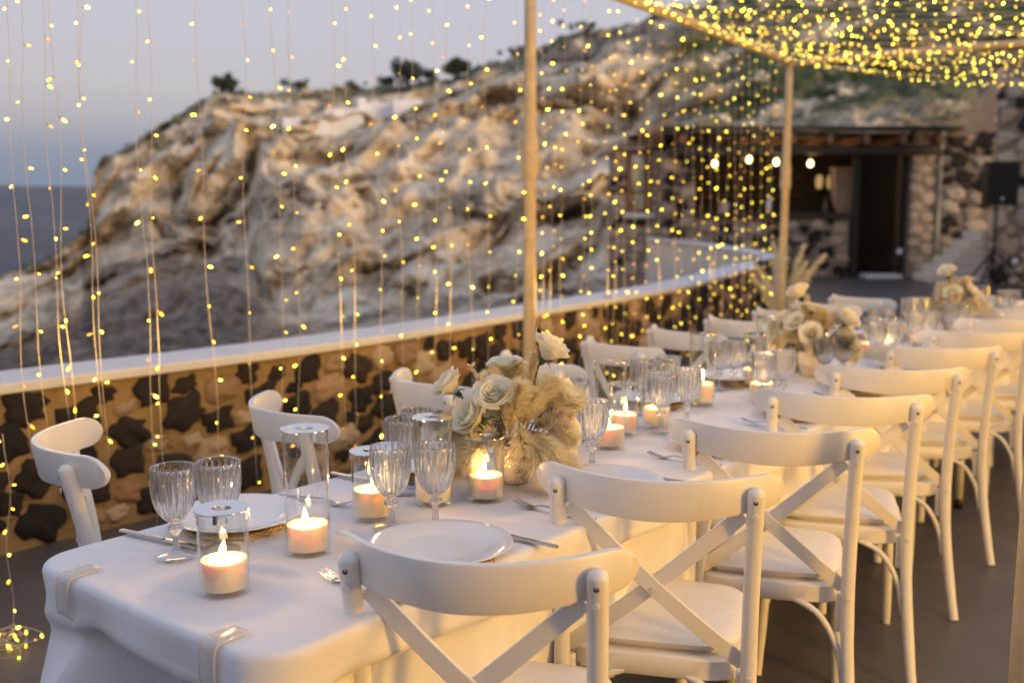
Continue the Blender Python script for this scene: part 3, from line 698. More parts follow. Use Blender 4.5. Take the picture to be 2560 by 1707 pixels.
spot(2246, 628, YB - .42, 0, 'small round black spotlight low on the pillar beside the glazed door')

# ------------------------------------------------------------------ bushes, chapel and greenery on the ridge
def to_px(p):
    zf = p.y * math.cos(TH) - (p.z - EYE) * math.sin(TH); u = p.y * math.sin(TH) + (p.z - EYE) * math.cos(TH)
    return CYP - FPX * u / zf
def hill_col(px): k = int(np.argmin(np.abs(px_cols - px))); return HILL_V[k * HILL_N:(k + 1) * HILL_N]
def ridge_pt(px): return min(hill_col(px), key=to_px)
def hill_y(px, py): return min(hill_col(px), key=lambda p: abs(to_px(p) - py)).y
rb = random.Random(8)
def bush(px, py, Y, w, h, lab, n=520, flat=.7):
    base = ridge_pt(px) - Vector((0, 0, .12)); B = tag(empty('ridge_bush', base), lab, 'bush', 'bushes on the ridge')
    tr = MB()
    for k in range(4):
        a = rb.uniform(0, 6.28); tr.tube(spline([(0, 0, -.6), (math.cos(a) * w * .1, math.sin(a) * w * .1, h * .25), (math.cos(a) * w * .3, math.sin(a) * w * .3, h * .7)], 6), [w * .05, w * .045, w * .04, w * .03, w * .02, w * .01], 6)
    tr.obj('trunk', M_bark, B)
    mb = MB(); blobs = [(rb.gauss(0, .28) * w, rb.gauss(0, .28) * w, h * rb.uniform(.3, .8), rb.uniform(.18, .34)) for _ in range(9)]
    for _ in range(n):
        bxx, by, bz_, br = rb.choice(blobs)
        d = Vector((rb.gauss(0, 1), rb.gauss(0, 1), rb.gauss(0, 1))).normalized() * rb.uniform(.5, 1) * br * h
        c = Vector((bxx, by, bz_)) + d; s = rb.uniform(.05, .10) * h
        a = Vector((rb.gauss(0, 1), rb.gauss(0, 1), rb.gauss(0, 1))).normalized(); b = a.orthogonal().normalized()
        mb.add([c - a * s - b * s * .5, c + a * s - b * s * .5, c + a * s + b * s * .5, c - a * s + b * s * .5], [(0, 1, 2, 3)])
    mb.obj('crown', M_leafdark, B, smooth=False)
bush(556, 244, 69, 1.7, 1.5, 'small dark round bush at the cliff edge nearest the sea')
bush(1020, 218, 76, 1.9, 2.0, 'dark rounded tree standing on the ridge beside the white chapel wall')
bush(1143, 203, 74, 2.0, 2.1, 'dark rounded tree on the ridge where the slope starts to climb')
bush(745, 222, 75, 1.6, 1.0, 'low dark bush on the ridge above the white chapel steps')
bush(880, 218, 77, 1.4, .7, 'lowest dark bush on the ridge behind the chapel chimney')
bush(975, 216, 77, 1.6, 1.0, 'wide dark bush growing against the rounded ridge tree')
bush(1075, 212, 76, 1.8, 1.0, 'low bush between the two rounded ridge trees')
bush(1460, 82, 68, 2.4, .9, 'dark scrub bush near the top of the climbing slope')
bush(1290, 135, 71, 2.2, .9, 'dark scrub bush half way up the climbing ridge')
mb = MB(); rsb = random.Random(15)
for _ in range(900):
    ci = rsb.randrange(40, len(px_cols) - 10); tt = rsb.uniform(3.1, 4.3) if px_cols[ci] < 1550 else rsb.uniform(1.9, 4.2)
    if px_cols[ci] < 1550 and tt < 3.75 and rsb.random() < .8: continue
    ri = int(np.searchsorted(rows_t, tt)); c0 = HILL_V[ci * HILL_N + min(ri, HILL_N - 1)]; sz = rsb.uniform(.12, .42) * (c0.y / 60 + .35)
    for k in range(16):
        d = Vector((rsb.gauss(0, 1), rsb.gauss(0, 1), abs(rsb.gauss(0, .6)))) * sz * .45
        a = Vector((rsb.gauss(0, 1), rsb.gauss(0, 1), rsb.gauss(0, 1))).normalized(); b = a.orthogonal().normalized(); w = sz * rsb.uniform(.12, .28); c = c0 + d
        mb.add([c - a * w, c + b * w * .6, c + a * w, c - b * w * .6], [(0, 1, 2, 3)])
tag(mb.obj('hill_scrub', M_leafdark, smooth=False), 'low dry scrub scattered over the hillside', 'scrub', kind='stuff')
ch = tag(empty('white_chapel', at_y(880, 300, 56)), 'whitewashed chapel terrace with stepped wall and small belfry on the cliff', 'building')
def chp(name, boxes):
    for (x0, x1, y0, y1, Y, dep) in boxes:
        Y = min(hill_y(x, y1) for x in np.linspace(x0, x1, 5)) + .15
        a = at_y(x0, y1, Y); b = at_y(x1, y0, Y)
        o = MB().cbox(((a.x + b.x) / 2, Y + 1.6, (a.z + b.z) / 2 - .4), (b.x - a.x, 3.2 if b.x - a.x > 1 else .5, b.z - a.z + .8), .05).obj(name, M_white, ch, smooth=False); o.location = -ch.location
chp('wall', [(706, 818, 294, 330, 51.5, 2.5)])
chp('terrace_wall', [(812, 905, 272, 312, 52.2, 2.5)])
chp('upper_wall', [(900, 990, 258, 290, 53.0, 2.5)])
chp('parapet', [(982, 1055, 249, 270, 53.8, 2.0)])
chp('belfry', [(886, 904, 238, 280, 52.1, .5)])
chp('bell_arch', [(890, 900, 229, 239, 52.2, .3)])

# ------------------------------------------------------------------ pergola frame with fairy lights
P1 = Vector((.10, 5.6, 0)); P2 = Vector((2.47, 9.1, 0)); BD = (P2 - P1).normalized(); WDR = Vector((BD.y, -BD.x, 0)); PW = 5.8; ZT = 2.73
P3 = P2 + WDR * PW; P0 = P1 - BD * 7.5
perg = tag(empty('pergola_frame', P1), 'tall light frame of pale poles and beams carrying the fairy lights', 'pergola')
def pole(p, name='pole', wr=True):
    prof = [(.034, 0), (.036, .5), (.034, 1.2), (.036, 1.58), (.046, 1.62), (.049, 1.66), (.044, 1.70), (.049, 1.74), (.045, 1.80), (.036, 1.84), (.034, 2.3), (.033, ZT - .03)]
    mb = MB().lathe(prof, 20, mod=lambda a, j: 1 + .05 * math.sin(a * 2 + j * 1.7), close=True)
    o = mb.obj(name, M_pole, perg); o.location = p - perg.location; return o
for p in (P1, P2, P3, P1 - BD * 4.2, P3 - BD * 3.6): pole(p)
def beam(a, b, r):
    pts = [a.lerp(b, q) + Vector((0, 0, ZT + .01 * math.sin(q * 9))) for q in np.linspace(0, 1, 24)]
    o = MB().tube(pts, r, 12).obj('beam', M_pole, perg); o.location = -perg.location
ext = .05
beam(P2 + BD * ext, P0, .036)
beam(P2 - WDR * .1 + Vector((0, 0, -.02)), P3 + WDR * .05 + Vector((0, 0, -.02)), .03)
beam(P3 + BD * ext, P3 - BD * 11, .034)
# pole seen at the right edge of the frame, part of the same frame
pr = at_y(2590, 1400, 2.0); pole(Vector((pr.x, 2.0, 0)))

bulb_me = None
mb = MB(); mb.mi = 0
def xlathe(prof, n=7):
    global mb
    vs = [(z, r * math.cos(6.2832 * i / n), r * math.sin(6.2832 * i / n)) for (r, z) in prof for i in range(n)]
    fs = [(j * n + i, j * n + (i + 1) % n, (j + 1) * n + (i + 1) % n, (j + 1) * n + i) for j in range(len(prof) - 1) for i in range(n)]
    mb.add(vs, fs)
xlathe([(.0008, 0), (.0022, .004), (.0028, .014), (.003, .017)])
mb.mi = 1; xlathe([(.0035, .0165), (.0046, .020), (.0046, .029), (.0034, .034), (.0004, .036)])
bulb_me = mb.mesh('bulb', [M_sock, M_led])
rl = random.Random(77)
def wire_obj(pts, parent, r=.0010):
    return MB().tube(pts, r, 5).obj('wire', M_wire, parent)
def hang_bulbs(parent, pts, spacing, droop=0.35):
    cum_ = [0]
    for a, b in zip(pts, pts[1:]): cum_.append(cum_[-1] + (b - a).length)
    s = rl.uniform(.02, spacing)
    while s < cum_[-1]:
        k = max(0, min(len(cum_) - 2, int(np.searchsorted(cum_, s)) - 1)); f = (s - cum_[k]) / max(1e-6, cum_[k + 1] - cum_[k])
        p = pts[k].lerp(pts[k + 1], f); az = rl.uniform(0, 6.283); el = rl.uniform(-.5, .45) - droop
        o = inst('bulb', bulb_me, parent, loc=p, rot=(rl.uniform(0, 6), -el, az)); o.scale = (rl.choice((.5, .62, .72, .85)) * rl.uniform(.92, 1.08),) * 3
        s += spacing * rl.uniform(.75, 1.25)
# curtain strands along the seaward beam: image column at height y=300 -> place on the beam line
CURT = [28, 60, 110, 137, 203, 218, 352, 378, 497, 612, 693, 735, 830, 866, 937, 1000, 1033, 1090, 1115, 1170, 1216, 1295, 1362, 1380, 1408, 1453, 1478, 1520, 1545, 1567, 1596, 1620, 1655, 1690, 1712, 1733, 1757, 1780, 1797, 1820, 1840, 1853, 1868, 1885, 1905, 1921, 1936]
def on_curtain(px):
    d = ray(px, 300); d.z = 0; n_ = WDR   # solve (t*d - P1).n = 0
    return d * (P1.dot(n_) / d.dot(n_))
for i, px in enumerate(CURT):
    p = on_curtain(px); p.z = ZT - .03
    zb = rl.uniform(.12, .42) if px > 230 else rl.uniform(.45, .70)
    S = tag(empty('fairy_light_strand', p), 'hanging strand of the fairy light curtain, ' + ordw(i) + ' from its sea end', 'string lights', 'strands of the fairy light curtain')
    n_ = 26; pts = []; ph = rl.uniform(0, 6); lean = rl.uniform(-.02, .035)
    for k in range(n_):
        q = k / (n_ - 1)
        pts.append(Vector((BD.x * (lean * q + .008 * math.sin(q * 17 + ph) + rl.uniform(-.003, .003)), BD.y * (lean * q + .008 * math.sin(q * 17 + ph)), -(p.z - zb) * q)) + WDR * (.012 * math.sin(q * 9 + ph * 2)))
    if i % 5 == 2:
        ld = bpy.data.lights.new('strand_light', 'POINT'); ld.energy = 6.5; ld.color = (1.0, .56, .10); ld.shadow_soft_size = .12
        o = bpy.data.objects.new('strand_light', ld); COL.objects.link(o); o.parent = S; o.location = Vector((0, 0, -1.75)) + WDR * .05
    wire_obj(pts, S); hang_bulbs(S, pts, .165 if px < 1300 else .118)
# canopy strands: beam to beam, sagging over the table
cl = tag
NS = 36
def canopy(i, off, full):
    a = P2 - BD * off; b = a + WDR * PW
    S = tag(empty('fairy_light_strand', a + Vector((0, 0, ZT))), 'fairy light strand of the overhead canopy, ' + ordw(i) + ' from the far corner pole', 'string lights', 'strands of the fairy light canopy')
    sag = rl.uniform(.22, .42); ph = rl.uniform(0, 6); pts = []
    for k in range(29):
        q = k / 28; pts.append(WDR * (PW * q) + BD * (.03 * math.sin(q * 7 + ph)) + Vector((0, 0, -sag * 4 * q * (1 - q) + .012 * math.sin(q * 23 + ph))))
    wire_obj(pts, S)
    hang_bulbs(S, pts, .105 if full else .22, 0.5)
    return S
offs = [.06 + k * .105 + rl.uniform(-.03, .03) for k in range(NS)]
strands = []
for i, of in enumerate(offs): strands.append(canopy(i, of, True))
for k in range(18): strands.append(canopy(NS + k, offs[-1] + .3 + k * .38, False))
# the canopy's own light, carried by its strands
def strand_light(S, q, energy, rad=.3):
    ld = bpy.data.lights.new('strand_light', 'POINT'); ld.energy = energy; ld.color = (1.0, .62, .17); ld.shadow_soft_size = rad
    o = bpy.data.objects.new('strand_light', ld); COL.objects.link(o); o.parent = S; o.location = WDR * (PW * q) + Vector((0, 0, -.32))
CAN_E = 9.0
for i in list(range(4, NS, 7)) + list(range(NS, NS + 18, 2)):
    for q in (.25, .6, .95): strand_light(strands[i], q, CAN_E * (.06, .06, .10)[(.25, .6, .95).index(q)])
# strands added on side poles to warm the chairs; one coiled on the floor
for j, (k_, en) in enumerate(((0, 55), (3.6, 78), (7.25, 130))):
    pp = P3 - BD * k_
    if j == 2: pole(pp)  # unseen pole added to carry warm side light
    S = tag(empty('fairy_light_strand', pp), 'added unseen fairy light strand warming the chairs, on the open side pole, ' + ('at the bar corner', 'beside the middle chairs', 'beside the clipped table end')[j], 'string lights', 'added strands on the open side poles')
    pts = [Vector((math.cos(k * .5) * .045, math.sin(k * .5) * .045, .25 + k * .0125)) for k in range(190)]
    wire_obj(pts, S); hang_bulbs(S, pts, .14)
    for z in (.7, 1.3, 1.9):
        ld = bpy.data.lights.new('strand_light', 'POINT'); ld.energy = en; ld.color = (1.0, .52, .07); ld.shadow_soft_size = .15
        o = bpy.data.objects.new('strand_light', ld); COL.objects.link(o); o.parent = S; o.location = (-.15, 0, z)
S = tag(empty('fairy_light_strand', (pr.x, 2.0, 0)), 'fairy light strand added for side light, high on the slim pole next to the chairs', 'string lights')  # strand and its lamps added out of sight to light the chairs
pts = [Vector((math.cos(k * .55) * .042, math.sin(k * .55) * .042, 1.25 + k * .011)) for k in range(130)]
wire_obj(pts, S); hang_bulbs(S, pts, .16)
for z in (1.45, 2.1):
    ld = bpy.data.lights.new('strand_light', 'POINT'); ld.energy = 9; ld.color = (1.0, .62, .12); ld.shadow_soft_size = .12
    o = bpy.data.objects.new('strand_light', ld); COL.objects.link(o); o.parent = S; o.location = (.12, 0, z)
c0 = at_z(8, 1640, 0)
S = tag(empty('fairy_light_strand', (c0.x, c0.y, 0.0)), 'loose fairy light strand heaped on the floor beside the tablecloth corner', 'string lights')
pts = [Vector((math.cos(k * .31) * (.05 + .03 * math.sin(k * .7)) * (1 + .9 * math.sin(k * .11)) - .03, math.sin(k * .31) * .10 + .06 * math.sin(k * .05), .012 + .035 * abs(math.sin(k * .23)))) for k in range(110)] + [Vector((-.02 + .01 * math.sin(k), .1 + .004 * k, .03 + k * .06)) for k in range(12)]
wire_obj(pts, S); hang_bulbs(S, pts, .085)

# ------------------------------------------------------------------ banquet table: u runs along it, v across
TA = math.radians(38.5); UX = Vector((math.sin(TA), math.cos(TA), 0)); VX = Vector((math.cos(TA), -math.sin(TA), 0))
VL, VR, VC = -1.845, -1.134, -1.49; U0, U1 = .845, 7.25; ZTAB = .75
def tp(u, v, z=0.0): return UX * u + VX * v + Vector((0, 0, z))
RZ_T = math.atan2(UX.y, UX.x)       # local x along the table
def table(ua, ub, lab):
    T = tag(empty('banquet_table', tp((ua + ub) / 2, VC), RZ_T), lab, 'table', 'tables pushed together in one row')
    L = ub - ua - .04; W = VR - VL - .03
    MB().cbox((0, 0, .72), (L, W, .035), .006).obj('tabletop', M_wood, T, smooth=False)
    for sx_ in (-1, 1):
        for sy in (-1, 1):
            lg = MB().tube([(sx_ * (L / 2 - .12), sy * (W / 2 - .07), .7), (sx_ * (L / 2 - .1), sy * (W / 2 - .055), .03)], [.022, .018], 10).obj('leg', M_chair, T)
            MB().tube([(sx_ * (L / 2 - .1), sy * (W / 2 - .055), 0), (sx_ * (L / 2 - .1), sy * (W / 2 - .055), .045)], .021, 10).obj('foot_cap', M_black, lg)
table(U0 + .01, 2.38, 'banquet table under the cloth clipped at its end')
table(2.40, 4.80, 'middle banquet table of the row under the long cloth')
table(4.82, U1 - .01, 'banquet table at the bar end of the row under the long cloth')

def cloth(name, ua, ub, ztop, near_drop, side_drop, far_drop, rad_near, rad_far, lab, seed, grow=0.0, ds=.018):
    r = random.Random(seed)
    hw = (VR - VL) / 2 + grow
    # perimeter with rounded corners, counter-clockwise, in local (x along u, y = -v)
    per = []
    def seg(a, b):
        n = max(2, int((b - a).length / ds))
        for i in range(n): per.append((a.lerp(b, i / n), None))
    def arc(c, r_, a0, a1):
        n = max(6, int(abs(a1 - a0) * r_ / ds) + 4)
        for i in range(n):
            q = a0 + (a1 - a0) * i / n; per.append((c + Vector((math.cos(q), math.sin(q))) * r_, None))
    A, B = ua, ub
    V2 = Vector
    seg(V2((A, hw - rad_near)), V2((A, -hw + rad_near))); arc(V2((A + rad_near, -hw + rad_near)), rad_near, math.pi, 1.5 * math.pi)
    seg(V2((A + rad_near, -hw)), V2((B - rad_far, -hw))); arc(V2((B - rad_far, -hw + rad_far)), rad_far, -.5 * math.pi, 0)
    seg(V2((B, -hw + rad_far)), V2((B, hw - rad_far))); arc(V2((B - rad_far, hw - rad_far)), rad_far, 0, .5 * math.pi)
    seg(V2((B - rad_far, hw)), V2((A + rad_near, hw))); arc(V2((A + rad_near, hw - rad_near)), rad_near, .5 * math.pi, math.pi)
    pts = [p for p, _ in per]; N = len(pts)
    nrm = []
    for i in range(N):
        t_ = (pts[(i + 1) % N] - pts[i - 1]).normalized(); nrm.append(V2((t_.y, -t_.x)))
    cumu = [0]
    for i in range(N): cumu.append(cumu[-1] + (pts[(i + 1) % N] - pts[i]).length)
    ph = [r.uniform(0, 6.28) for _ in range(8)]
    def zbump(x, y):
        z = 0
        for c_ in (-.20, 0.005, .205): z += .003 * math.exp(-((y - c_) / .005) ** 2)
        for c_ in (1.30, 1.93, 2.9, 3.7, 4.5, 5.3, 6.1): z += .002 * math.exp(-((x - c_ - .01 * math.sin(y * 5)) / .006) ** 2)
        z += .0022 * noise.fractal(Vector((x * 3.0, y * 4.5, seed)), .8, 2.2, 5)
        return z
    rows = []
    K = 30
    mid = (A + B) / 2; half = (B - A) / 2; sx_ = max(.02, half - .30) / half
    for k in range(K + 1):
        f = k / K
        row = []
        for i in range(N):
            T_ = V2((mid + (pts[i].x - mid) * sx_, 0)); p = T_.lerp(pts[i] - nrm[i] * .012, f)
            row.append((p.x, p.y, ztop + zbump(p.x, p.y)))
        rows.append(row)
    edge = [(.006, -.0015), (.011, -.006), (.0135, -.013)]
    for (o_, dz) in edge:
        rows.append([(pts[i].x - nrm[i].x * (.012 - o_), pts[i].y - nrm[i].y * (.012 - o_), ztop + zbump(pts[i].x, pts[i].y) + dz) for i in range(N)])
    D = 40
    for k in range(1, D + 1):
        q = k / D; row = []
        for i in range(N):
            p = pts[i]; s = cumu[i]
            wn_ = max(0, min(1, (A + .25 - p.x) / .25)); wf = max(0, min(1, (p.x - B + .25) / .25))
            drop = side_drop + (near_drop - side_drop) * wn_ + (far_drop - side_drop) * wf
            cn = math.exp(-(((p.x - A) ** 2 + (abs(p.y) - hw) ** 2) / .03)) if rad_near > .02 else 0
            fold = .62 * math.sin(s * 17 + ph[0] + .8 * math.sin(s * 3.1 + ph[1])) + .35 * math.sin(s * 23 + ph[2] + q * 1.5) + .3 * math.sin(s * 6.1 + ph[3] - q * 1.2)
            dz_ = (drop - .014) * q; band = .062 + .008 * math.sin(s * 9 + ph[6])
            fold = fold * .6 + .7 * (1 - 2 * abs(math.sin(s * 8.5 + ph[1] + .5 * math.sin(s * 4 + ph[5]))) ** .8)
            below = max(0, dz_ - band); gz = min(1, below / (.30 - .17 * wn_)) ** .8
            inn = sstep(0, .05, below)
            big = .55 + .75 * wn_
            offs = .0015 + (.004 + .004 * wn_) * math.sin(s * 21 + ph[7]) * min(1, dz_ / band) + 0.078 * gz * fold * big - (.07 + .055 * wn_) * inn * (1 - cn) + .085 * cn * gz
            z = ztop - .014 - dz_ + .03 * q * math.sin(s * 5 + ph[4])
            tan = V2((-nrm[i].y, nrm[i].x)); sh = .03 * gz * math.sin(s * 13 + ph[5])
            row.append((p.x + nrm[i].x * offs + tan.x * sh, p.y + nrm[i].y * offs + tan.y * sh, z))
        rows.append(row)
    mb = MB(); mb.v = [v for row in rows for v in row]; R = len(rows)
    mb.f = [(k * N + i, (k + 1) * N + i, (k + 1) * N + (i + 1) % N, k * N + (i + 1) % N) for k in range(R - 1) for i in range(N)]
    mb.m = [0] * len(mb.f)
    o = mb.obj(name, M_cloth); o.location = tp(0, VC); o.rotation_euler = (0, 0, RZ_T)
    tag(o, lab, 'tablecloth'); return o
cloth('tablecloth', 2.33, U1, ZTAB - .004, .4, .40, .5, .012, .08, 'long white tablecloth running on towards the bar', 3, -.003)
cloth('tablecloth', U0, 2.365, ZTAB, .60, .42, .36, .085, .012, 'white tablecloth with two clips on its hanging end', 2, 0, ds=.012)

# tablecloth clips on the near end
for i, (px, py) in enumerate(((150, 1450), (575, 1590))):
    p = at_z(px, py, ZTAB); v = p.dot(VX)
    C = tag(empty('tablecloth_clip', tp(U0, v, ZTAB), RZ_T), ('translucent plastic clip on the cloth end nearer the parapet' if i == 0 else 'translucent plastic clip on the cloth end nearer the chairs of the open side'), 'clip', 'clips on the tablecloth end')
    prof = [(.055, .006), (.025, .0055), (.004, .005), (-.007, .0), (-.0105, -.012), (-.012, -.03), (-.0115, -.055), (-.008, -.068), (.004, -.073), (.03, -.07)]
    pr_ = spline([(x, 0, z) for x, z in prof], 30); mb = MB()
    for yy in (-.019, .019): pass
    P = [[(q.x, -.019, q.z), (q.x, -.015, q.z + .0015 if q.z > 0 else q.z), (q.x, .015, q.z + .0015 if q.z > 0 else q.z), (q.x, .019, q.z)] for q in pr_]
    o = MB().grid(P).obj('strap', M_clip, C); s_ = o.modifiers.new('solid', 'SOLIDIFY'); s_.thickness = .0022
    MB().tube([(q.x, -.02, q.z) for q in pr_], .0017, 5).obj('rim', M_clip, C)
    MB().tube([(q.x, .02, q.z) for q in pr_], .0017, 5).obj('rim', M_clip, C)

# ------------------------------------------------------------------ cross-back chair
def make_chair():
    C = empty('cross_back_chair')
    def rail_y(x): return -.340 + 2.2 * x * x
    # backrest rail
    rows = []; Lh = .255; hh = .037; n = 49
    for i in range(n):
        x = -Lh * math.cos(math.pi * i / (n - 1)); e = max(0, (abs(x) - (Lh - hh)) / hh); h = hh * math.sqrt(max(0.003, 1 - e * e))
        yc = rail_y(x); tx = Vector((1, 4.4 * x, 0)).normalized(); nm_ = Vector((-tx.y, tx.x, 0))
        zc = .838; th_ = .0085; ring = []
        for (a, b) in ((-1, -.86), (-.72, -1), (.72, -1), (1, -.86), (1, .86), (.72, 1), (-.72, 1), (-1, .86)):
            zz = b * h * (1 if b > 0 else 1.30 - .30 * min(1, abs(x) / .2) ** 2); ring.append(Vector((x, yc, zc + zz)) + nm_ * (a * th_) + Vector((0, -.16 * zz, 0)))
        rows.append(ring)
    mb = MB()
    vs = [v for r in rows for v in r]; fs = [(i * 8 + k, (i + 1) * 8 + k, (i + 1) * 8 + (k + 1) % 8, i * 8 + (k + 1) % 8) for i in range(n - 1) for k in range(8)]
    fs += [tuple(range(8)), tuple(range((n - 1) * 8, n * 8))[::-1]]
    mb.add(vs, fs); mb.obj('backrest_rail', M_chair, C, auto=38)
    # back legs rising into posts
    sm = MB().lathe([(0, 0), (.0062, 0), (.0066, .0012), (.0055, .0026), (0, .003)], 12).mesh('screw', M_screw, auto=40)
    hm = MB().lathe([(.0046, .0006), (.0036, .0014), (.0026, .0004), (0, .0002)], 12).mesh('screw_socket', M_hole)
    RX = Matrix.Rotation(math.pi / 2, 4, 'X')
    for s in (-1, 1):
        path = spline([(s * .222, -.315, 0), (s * .212, -.268, .14), (s * .203, -.236, .29), (s * .199, -.222, .43), (s * .199, -.230, .58), (s * .201, -.252, .72), (s * .202, -.276, .825), (s * .202, -.281, .850)], 26)
        rad = [.0150] * 3 + [.0165] * 6 + [.0175] * 15 + [.0165, .008]
        path[-1] = path[-2] + (path[-1] - path[-2]).normalized() * .008
        MB().tube(path, rad, 14).obj('leg', M_chair, C, auto=60)
        yb = -.279 - .0182
        inst('screw_socket', hm, C, mat=Matrix.Translation((s * .202, yb + .003, .828)) @ RX)
        inst('screw', sm, C, mat=Matrix.Translation((s * .202, yb + .0065, .799)) @ RX)
        inst('screw', sm, C, mat=Matrix.Translation((s * .199, -.2405, .435)) @ RX)
        # front leg
        MB().tube(spline([(s * .205, .195, 0), (s * .2, .185, .2), (s * .192, .17, .432)], 10), [.0125, .0135, .0145, .015, .0155, .016, .0165, .017, .0175, .018], 12).obj('leg', M_chair, C, auto=60)
        # bent braces under the seat
        MB().tube(spline([(s * .197, -.232, .20), (s * .178, -.226, .30), (s * .13, -.214, .38), (s * .06, -.195, .412)], 14), .0085, 8).obj('bent_brace', M_chair, C)
        MB().tube(spline([(s * .203, -.225, .20), (s * .205, -.19, .31), (s * .204, -.12, .38), (s * .196, -.03, .412)], 14), .0085, 8).obj('bent_brace', M_chair, C)
        MB().tube(spline([(s * .197, .175, .24), (s * .19, .165, .32), (s * .14, .165, .38), (s * .07, .16, .412)], 12), .0085, 8).obj('bent_brace', M_chair, C)
        MB().cbox((s * .185, -.20, .385), (.025, .022, .10), .004).obj('corner_block', M_chair, C, smooth=False)
    # crossed slats
    for s, oy in ((1, 0), (-1, .0125)):
        rows = []
        for i in range(15):
            q = i / 14; x = s * (-.178 + .366 * q); z = .79 - .335 * q
            y = -.258 + .05 * q - .028 * math.sin(math.pi * q) + oy
            dx = Vector((s * .366, 0, -.335)).normalized(); w_ = Vector((-dx.z, 0, dx.x)); a = .0165
            c = Vector((x, y, z)); rows.append([c + w_ * a + Vector((0, .0036, 0)), c + w_ * a * .9 + Vector((0, .0045, 0)), c - w_ * a * .9 + Vector((0, .0045, 0)), c - w_ * a + Vector((0, .0036, 0)), c - w_ * a + Vector((0, -.0036, 0)), c - w_ * a * .9 + Vector((0, -.0045, 0)), c + w_ * a * .9 + Vector((0, -.0045, 0)), c + w_ * a + Vector((0, -.0036, 0))])
        mb = MB(); vs = [v for r in rows for v in r]; fs = [(i * 8 + k, (i + 1) * 8 + k, (i + 1) * 8 + (k + 1) % 8, i * 8 + (k + 1) % 8) for i in range(14) for k in range(8)]
        fs += [tuple(range(8)), tuple(range(14 * 8, 15 * 8))[::-1]]
        mb.add(vs, fs); mb.obj('crossed_slat', M_chair, C, auto=25)
    inst('screw', sm, C, mat=Matrix.Translation((.0, -.2665, .622)) @ RX)
    # seat frame and pad
    def outline(n, k, off):
        out_ = []
        for i in range(n):
            a = 2 * math.pi * i / n; c_, s__ = math.cos(a), math.sin(a); e = .42
            x = abs(c_) ** e * (1 if c_ > 0 else -1); y = abs(s__) ** e * (1 if s__ > 0 else -1)
            wy = .205 + .018 * (y * .5 + .5) * 2 * .6
            out_.append((x * (wy - off) * k, (y * (.205 - off)) * k - .01))
        return out_
    def stack(levels, nm, mat):
        n = 56; mb = MB(); vs = []
        for (z, k, off) in levels: vs += [(x, y, z) for x, y in outline(n, k, off)]
        fs = [(j * n + i, j * n + (i + 1) % n, (j + 1) * n + (i + 1) % n, (j + 1) * n + i) for j in range(len(levels) - 1) for i in range(n)]
        fs += [tuple(range(n))[::-1], tuple(range((len(levels) - 1) * n, len(levels) * n))]
        mb.add(vs, fs); return mb.obj(nm, mat, C, auto=45)
    stack([(.402, 1, .014), (.406, 1, .010), (.446, 1, .010), (.452, 1, .016)], 'seat_frame', M_chair)
    stack([(.4525, 1, .046), (.4625, 1, .046), (.463, 1, .030), (.467, 1, .024), (.476, 1, .022), (.486, 1, .032), (.492, 1, .055), (.495, 1, .10), (.497, .5, .12), (.4975, .05, .1)], 'seat_pad', M_pad)
    return C
chair = make_chair()
chr_r = [((-.308, 1.643), (.206, 1.543)), ((.056, 2.113), (.561, 1.994)), ((.42, 2.558), (.907, 2.424)), ((.746, 3.008), (1.237, 2.882)), ((1.072, 3.471), (1.577, 3.408)), ((1.457, 3.985), (1.949, 3.95)), None, None, None, None]
rc = random.Random(6); chairs = []
def put_chair(cxy, facing_deg, lab, grp):
    o = chair if not chairs else copy_tree(chair)
    chairs.append(o); a = math.radians(facing_deg); f = Vector((math.sin(a), math.cos(a), 0))
    o.location = Vector((cxy[0], cxy[1], 0)) + f * .197      # rail tips sit .197 behind the seat centre
    o.rotation_euler = (0, 0, -a); tag(o, lab, 'chair', grp)
last = None
for i in range(10):
    if chr_r[i]:
        (ax, ay), (bx_, by_) = chr_r[i]; c = ((ax + bx_) / 2, (ay + by_) / 2); az = math.degrees(math.atan2(by_ - ay, bx_ - ax))
        face = -az - 0 ; face = max(4, min(16, -az))
        d = math.hypot(bx_ - ax, by_ - ay)
    else:
        c = (last[0] + .395, last[1] + .505); face = 7 + rc.uniform(-3, 3)
    last = c
    put_chair(c, face, 'white cross-back chair on the open floor side, ' + ordw(i) + ' from the clipped cloth end', 'chairs on the open floor side of the table')
for i in range(10):
    c = tp(1.23 + .562 * i, -2.165 + rc.uniform(-.015, .015)) if i else tp(1.215, -2.215)
    put_chair((c.x, c.y), (60 if i else 69) + rc.uniform(-3, 3), 'white cross-back chair on the parapet side, ' + ordw(i) + ' from the clipped cloth end', 'chairs on the parapet side of the table')

# ------------------------------------------------------------------ candles in glass cylinders
def cyl_mesh(h):
    mb = MB().lathe([(0, 0), (.040, 0), (.0428, .003), (.043, h), (.0415, h), (.0412, .011), (.038, .009), (0, .009)], 48)
    return mb.mesh('glass_cylinder', M_tglass, auto=40)
CYL = {h: cyl_mesh(h) for h in (.145, .195, .24)}
lid_me = MB().lathe([(.017, -.001), (.0465, -.001), (.0468, 0), (.0465, .0012), (.017, .0012), (.0165, 0), (.017, -.001)], 48).mesh('lid', M_chrome, auto=30)
tab_me = MB().cbox((.0452, 0, -.008), (.0012, .008, .015), .0004).mesh('lid_tab', M_chrome, smooth=False)
wax_me = MB().lathe([(0, .0095), (.0365, .0095), (.0395, .012), (.0398, .060), (.0385, .0635), (.036, .0635), (.020, .061), (0, .0595)], 40).mesh('wax', M_wax, auto=60)
wick_me = MB().tube([(0, 0, .059), (.001, 0, .066), (.004, .001, .071), (.006, .001, .0735)], [.0012, .0011, .001, .0006], 6).mesh('wick', M_wick)
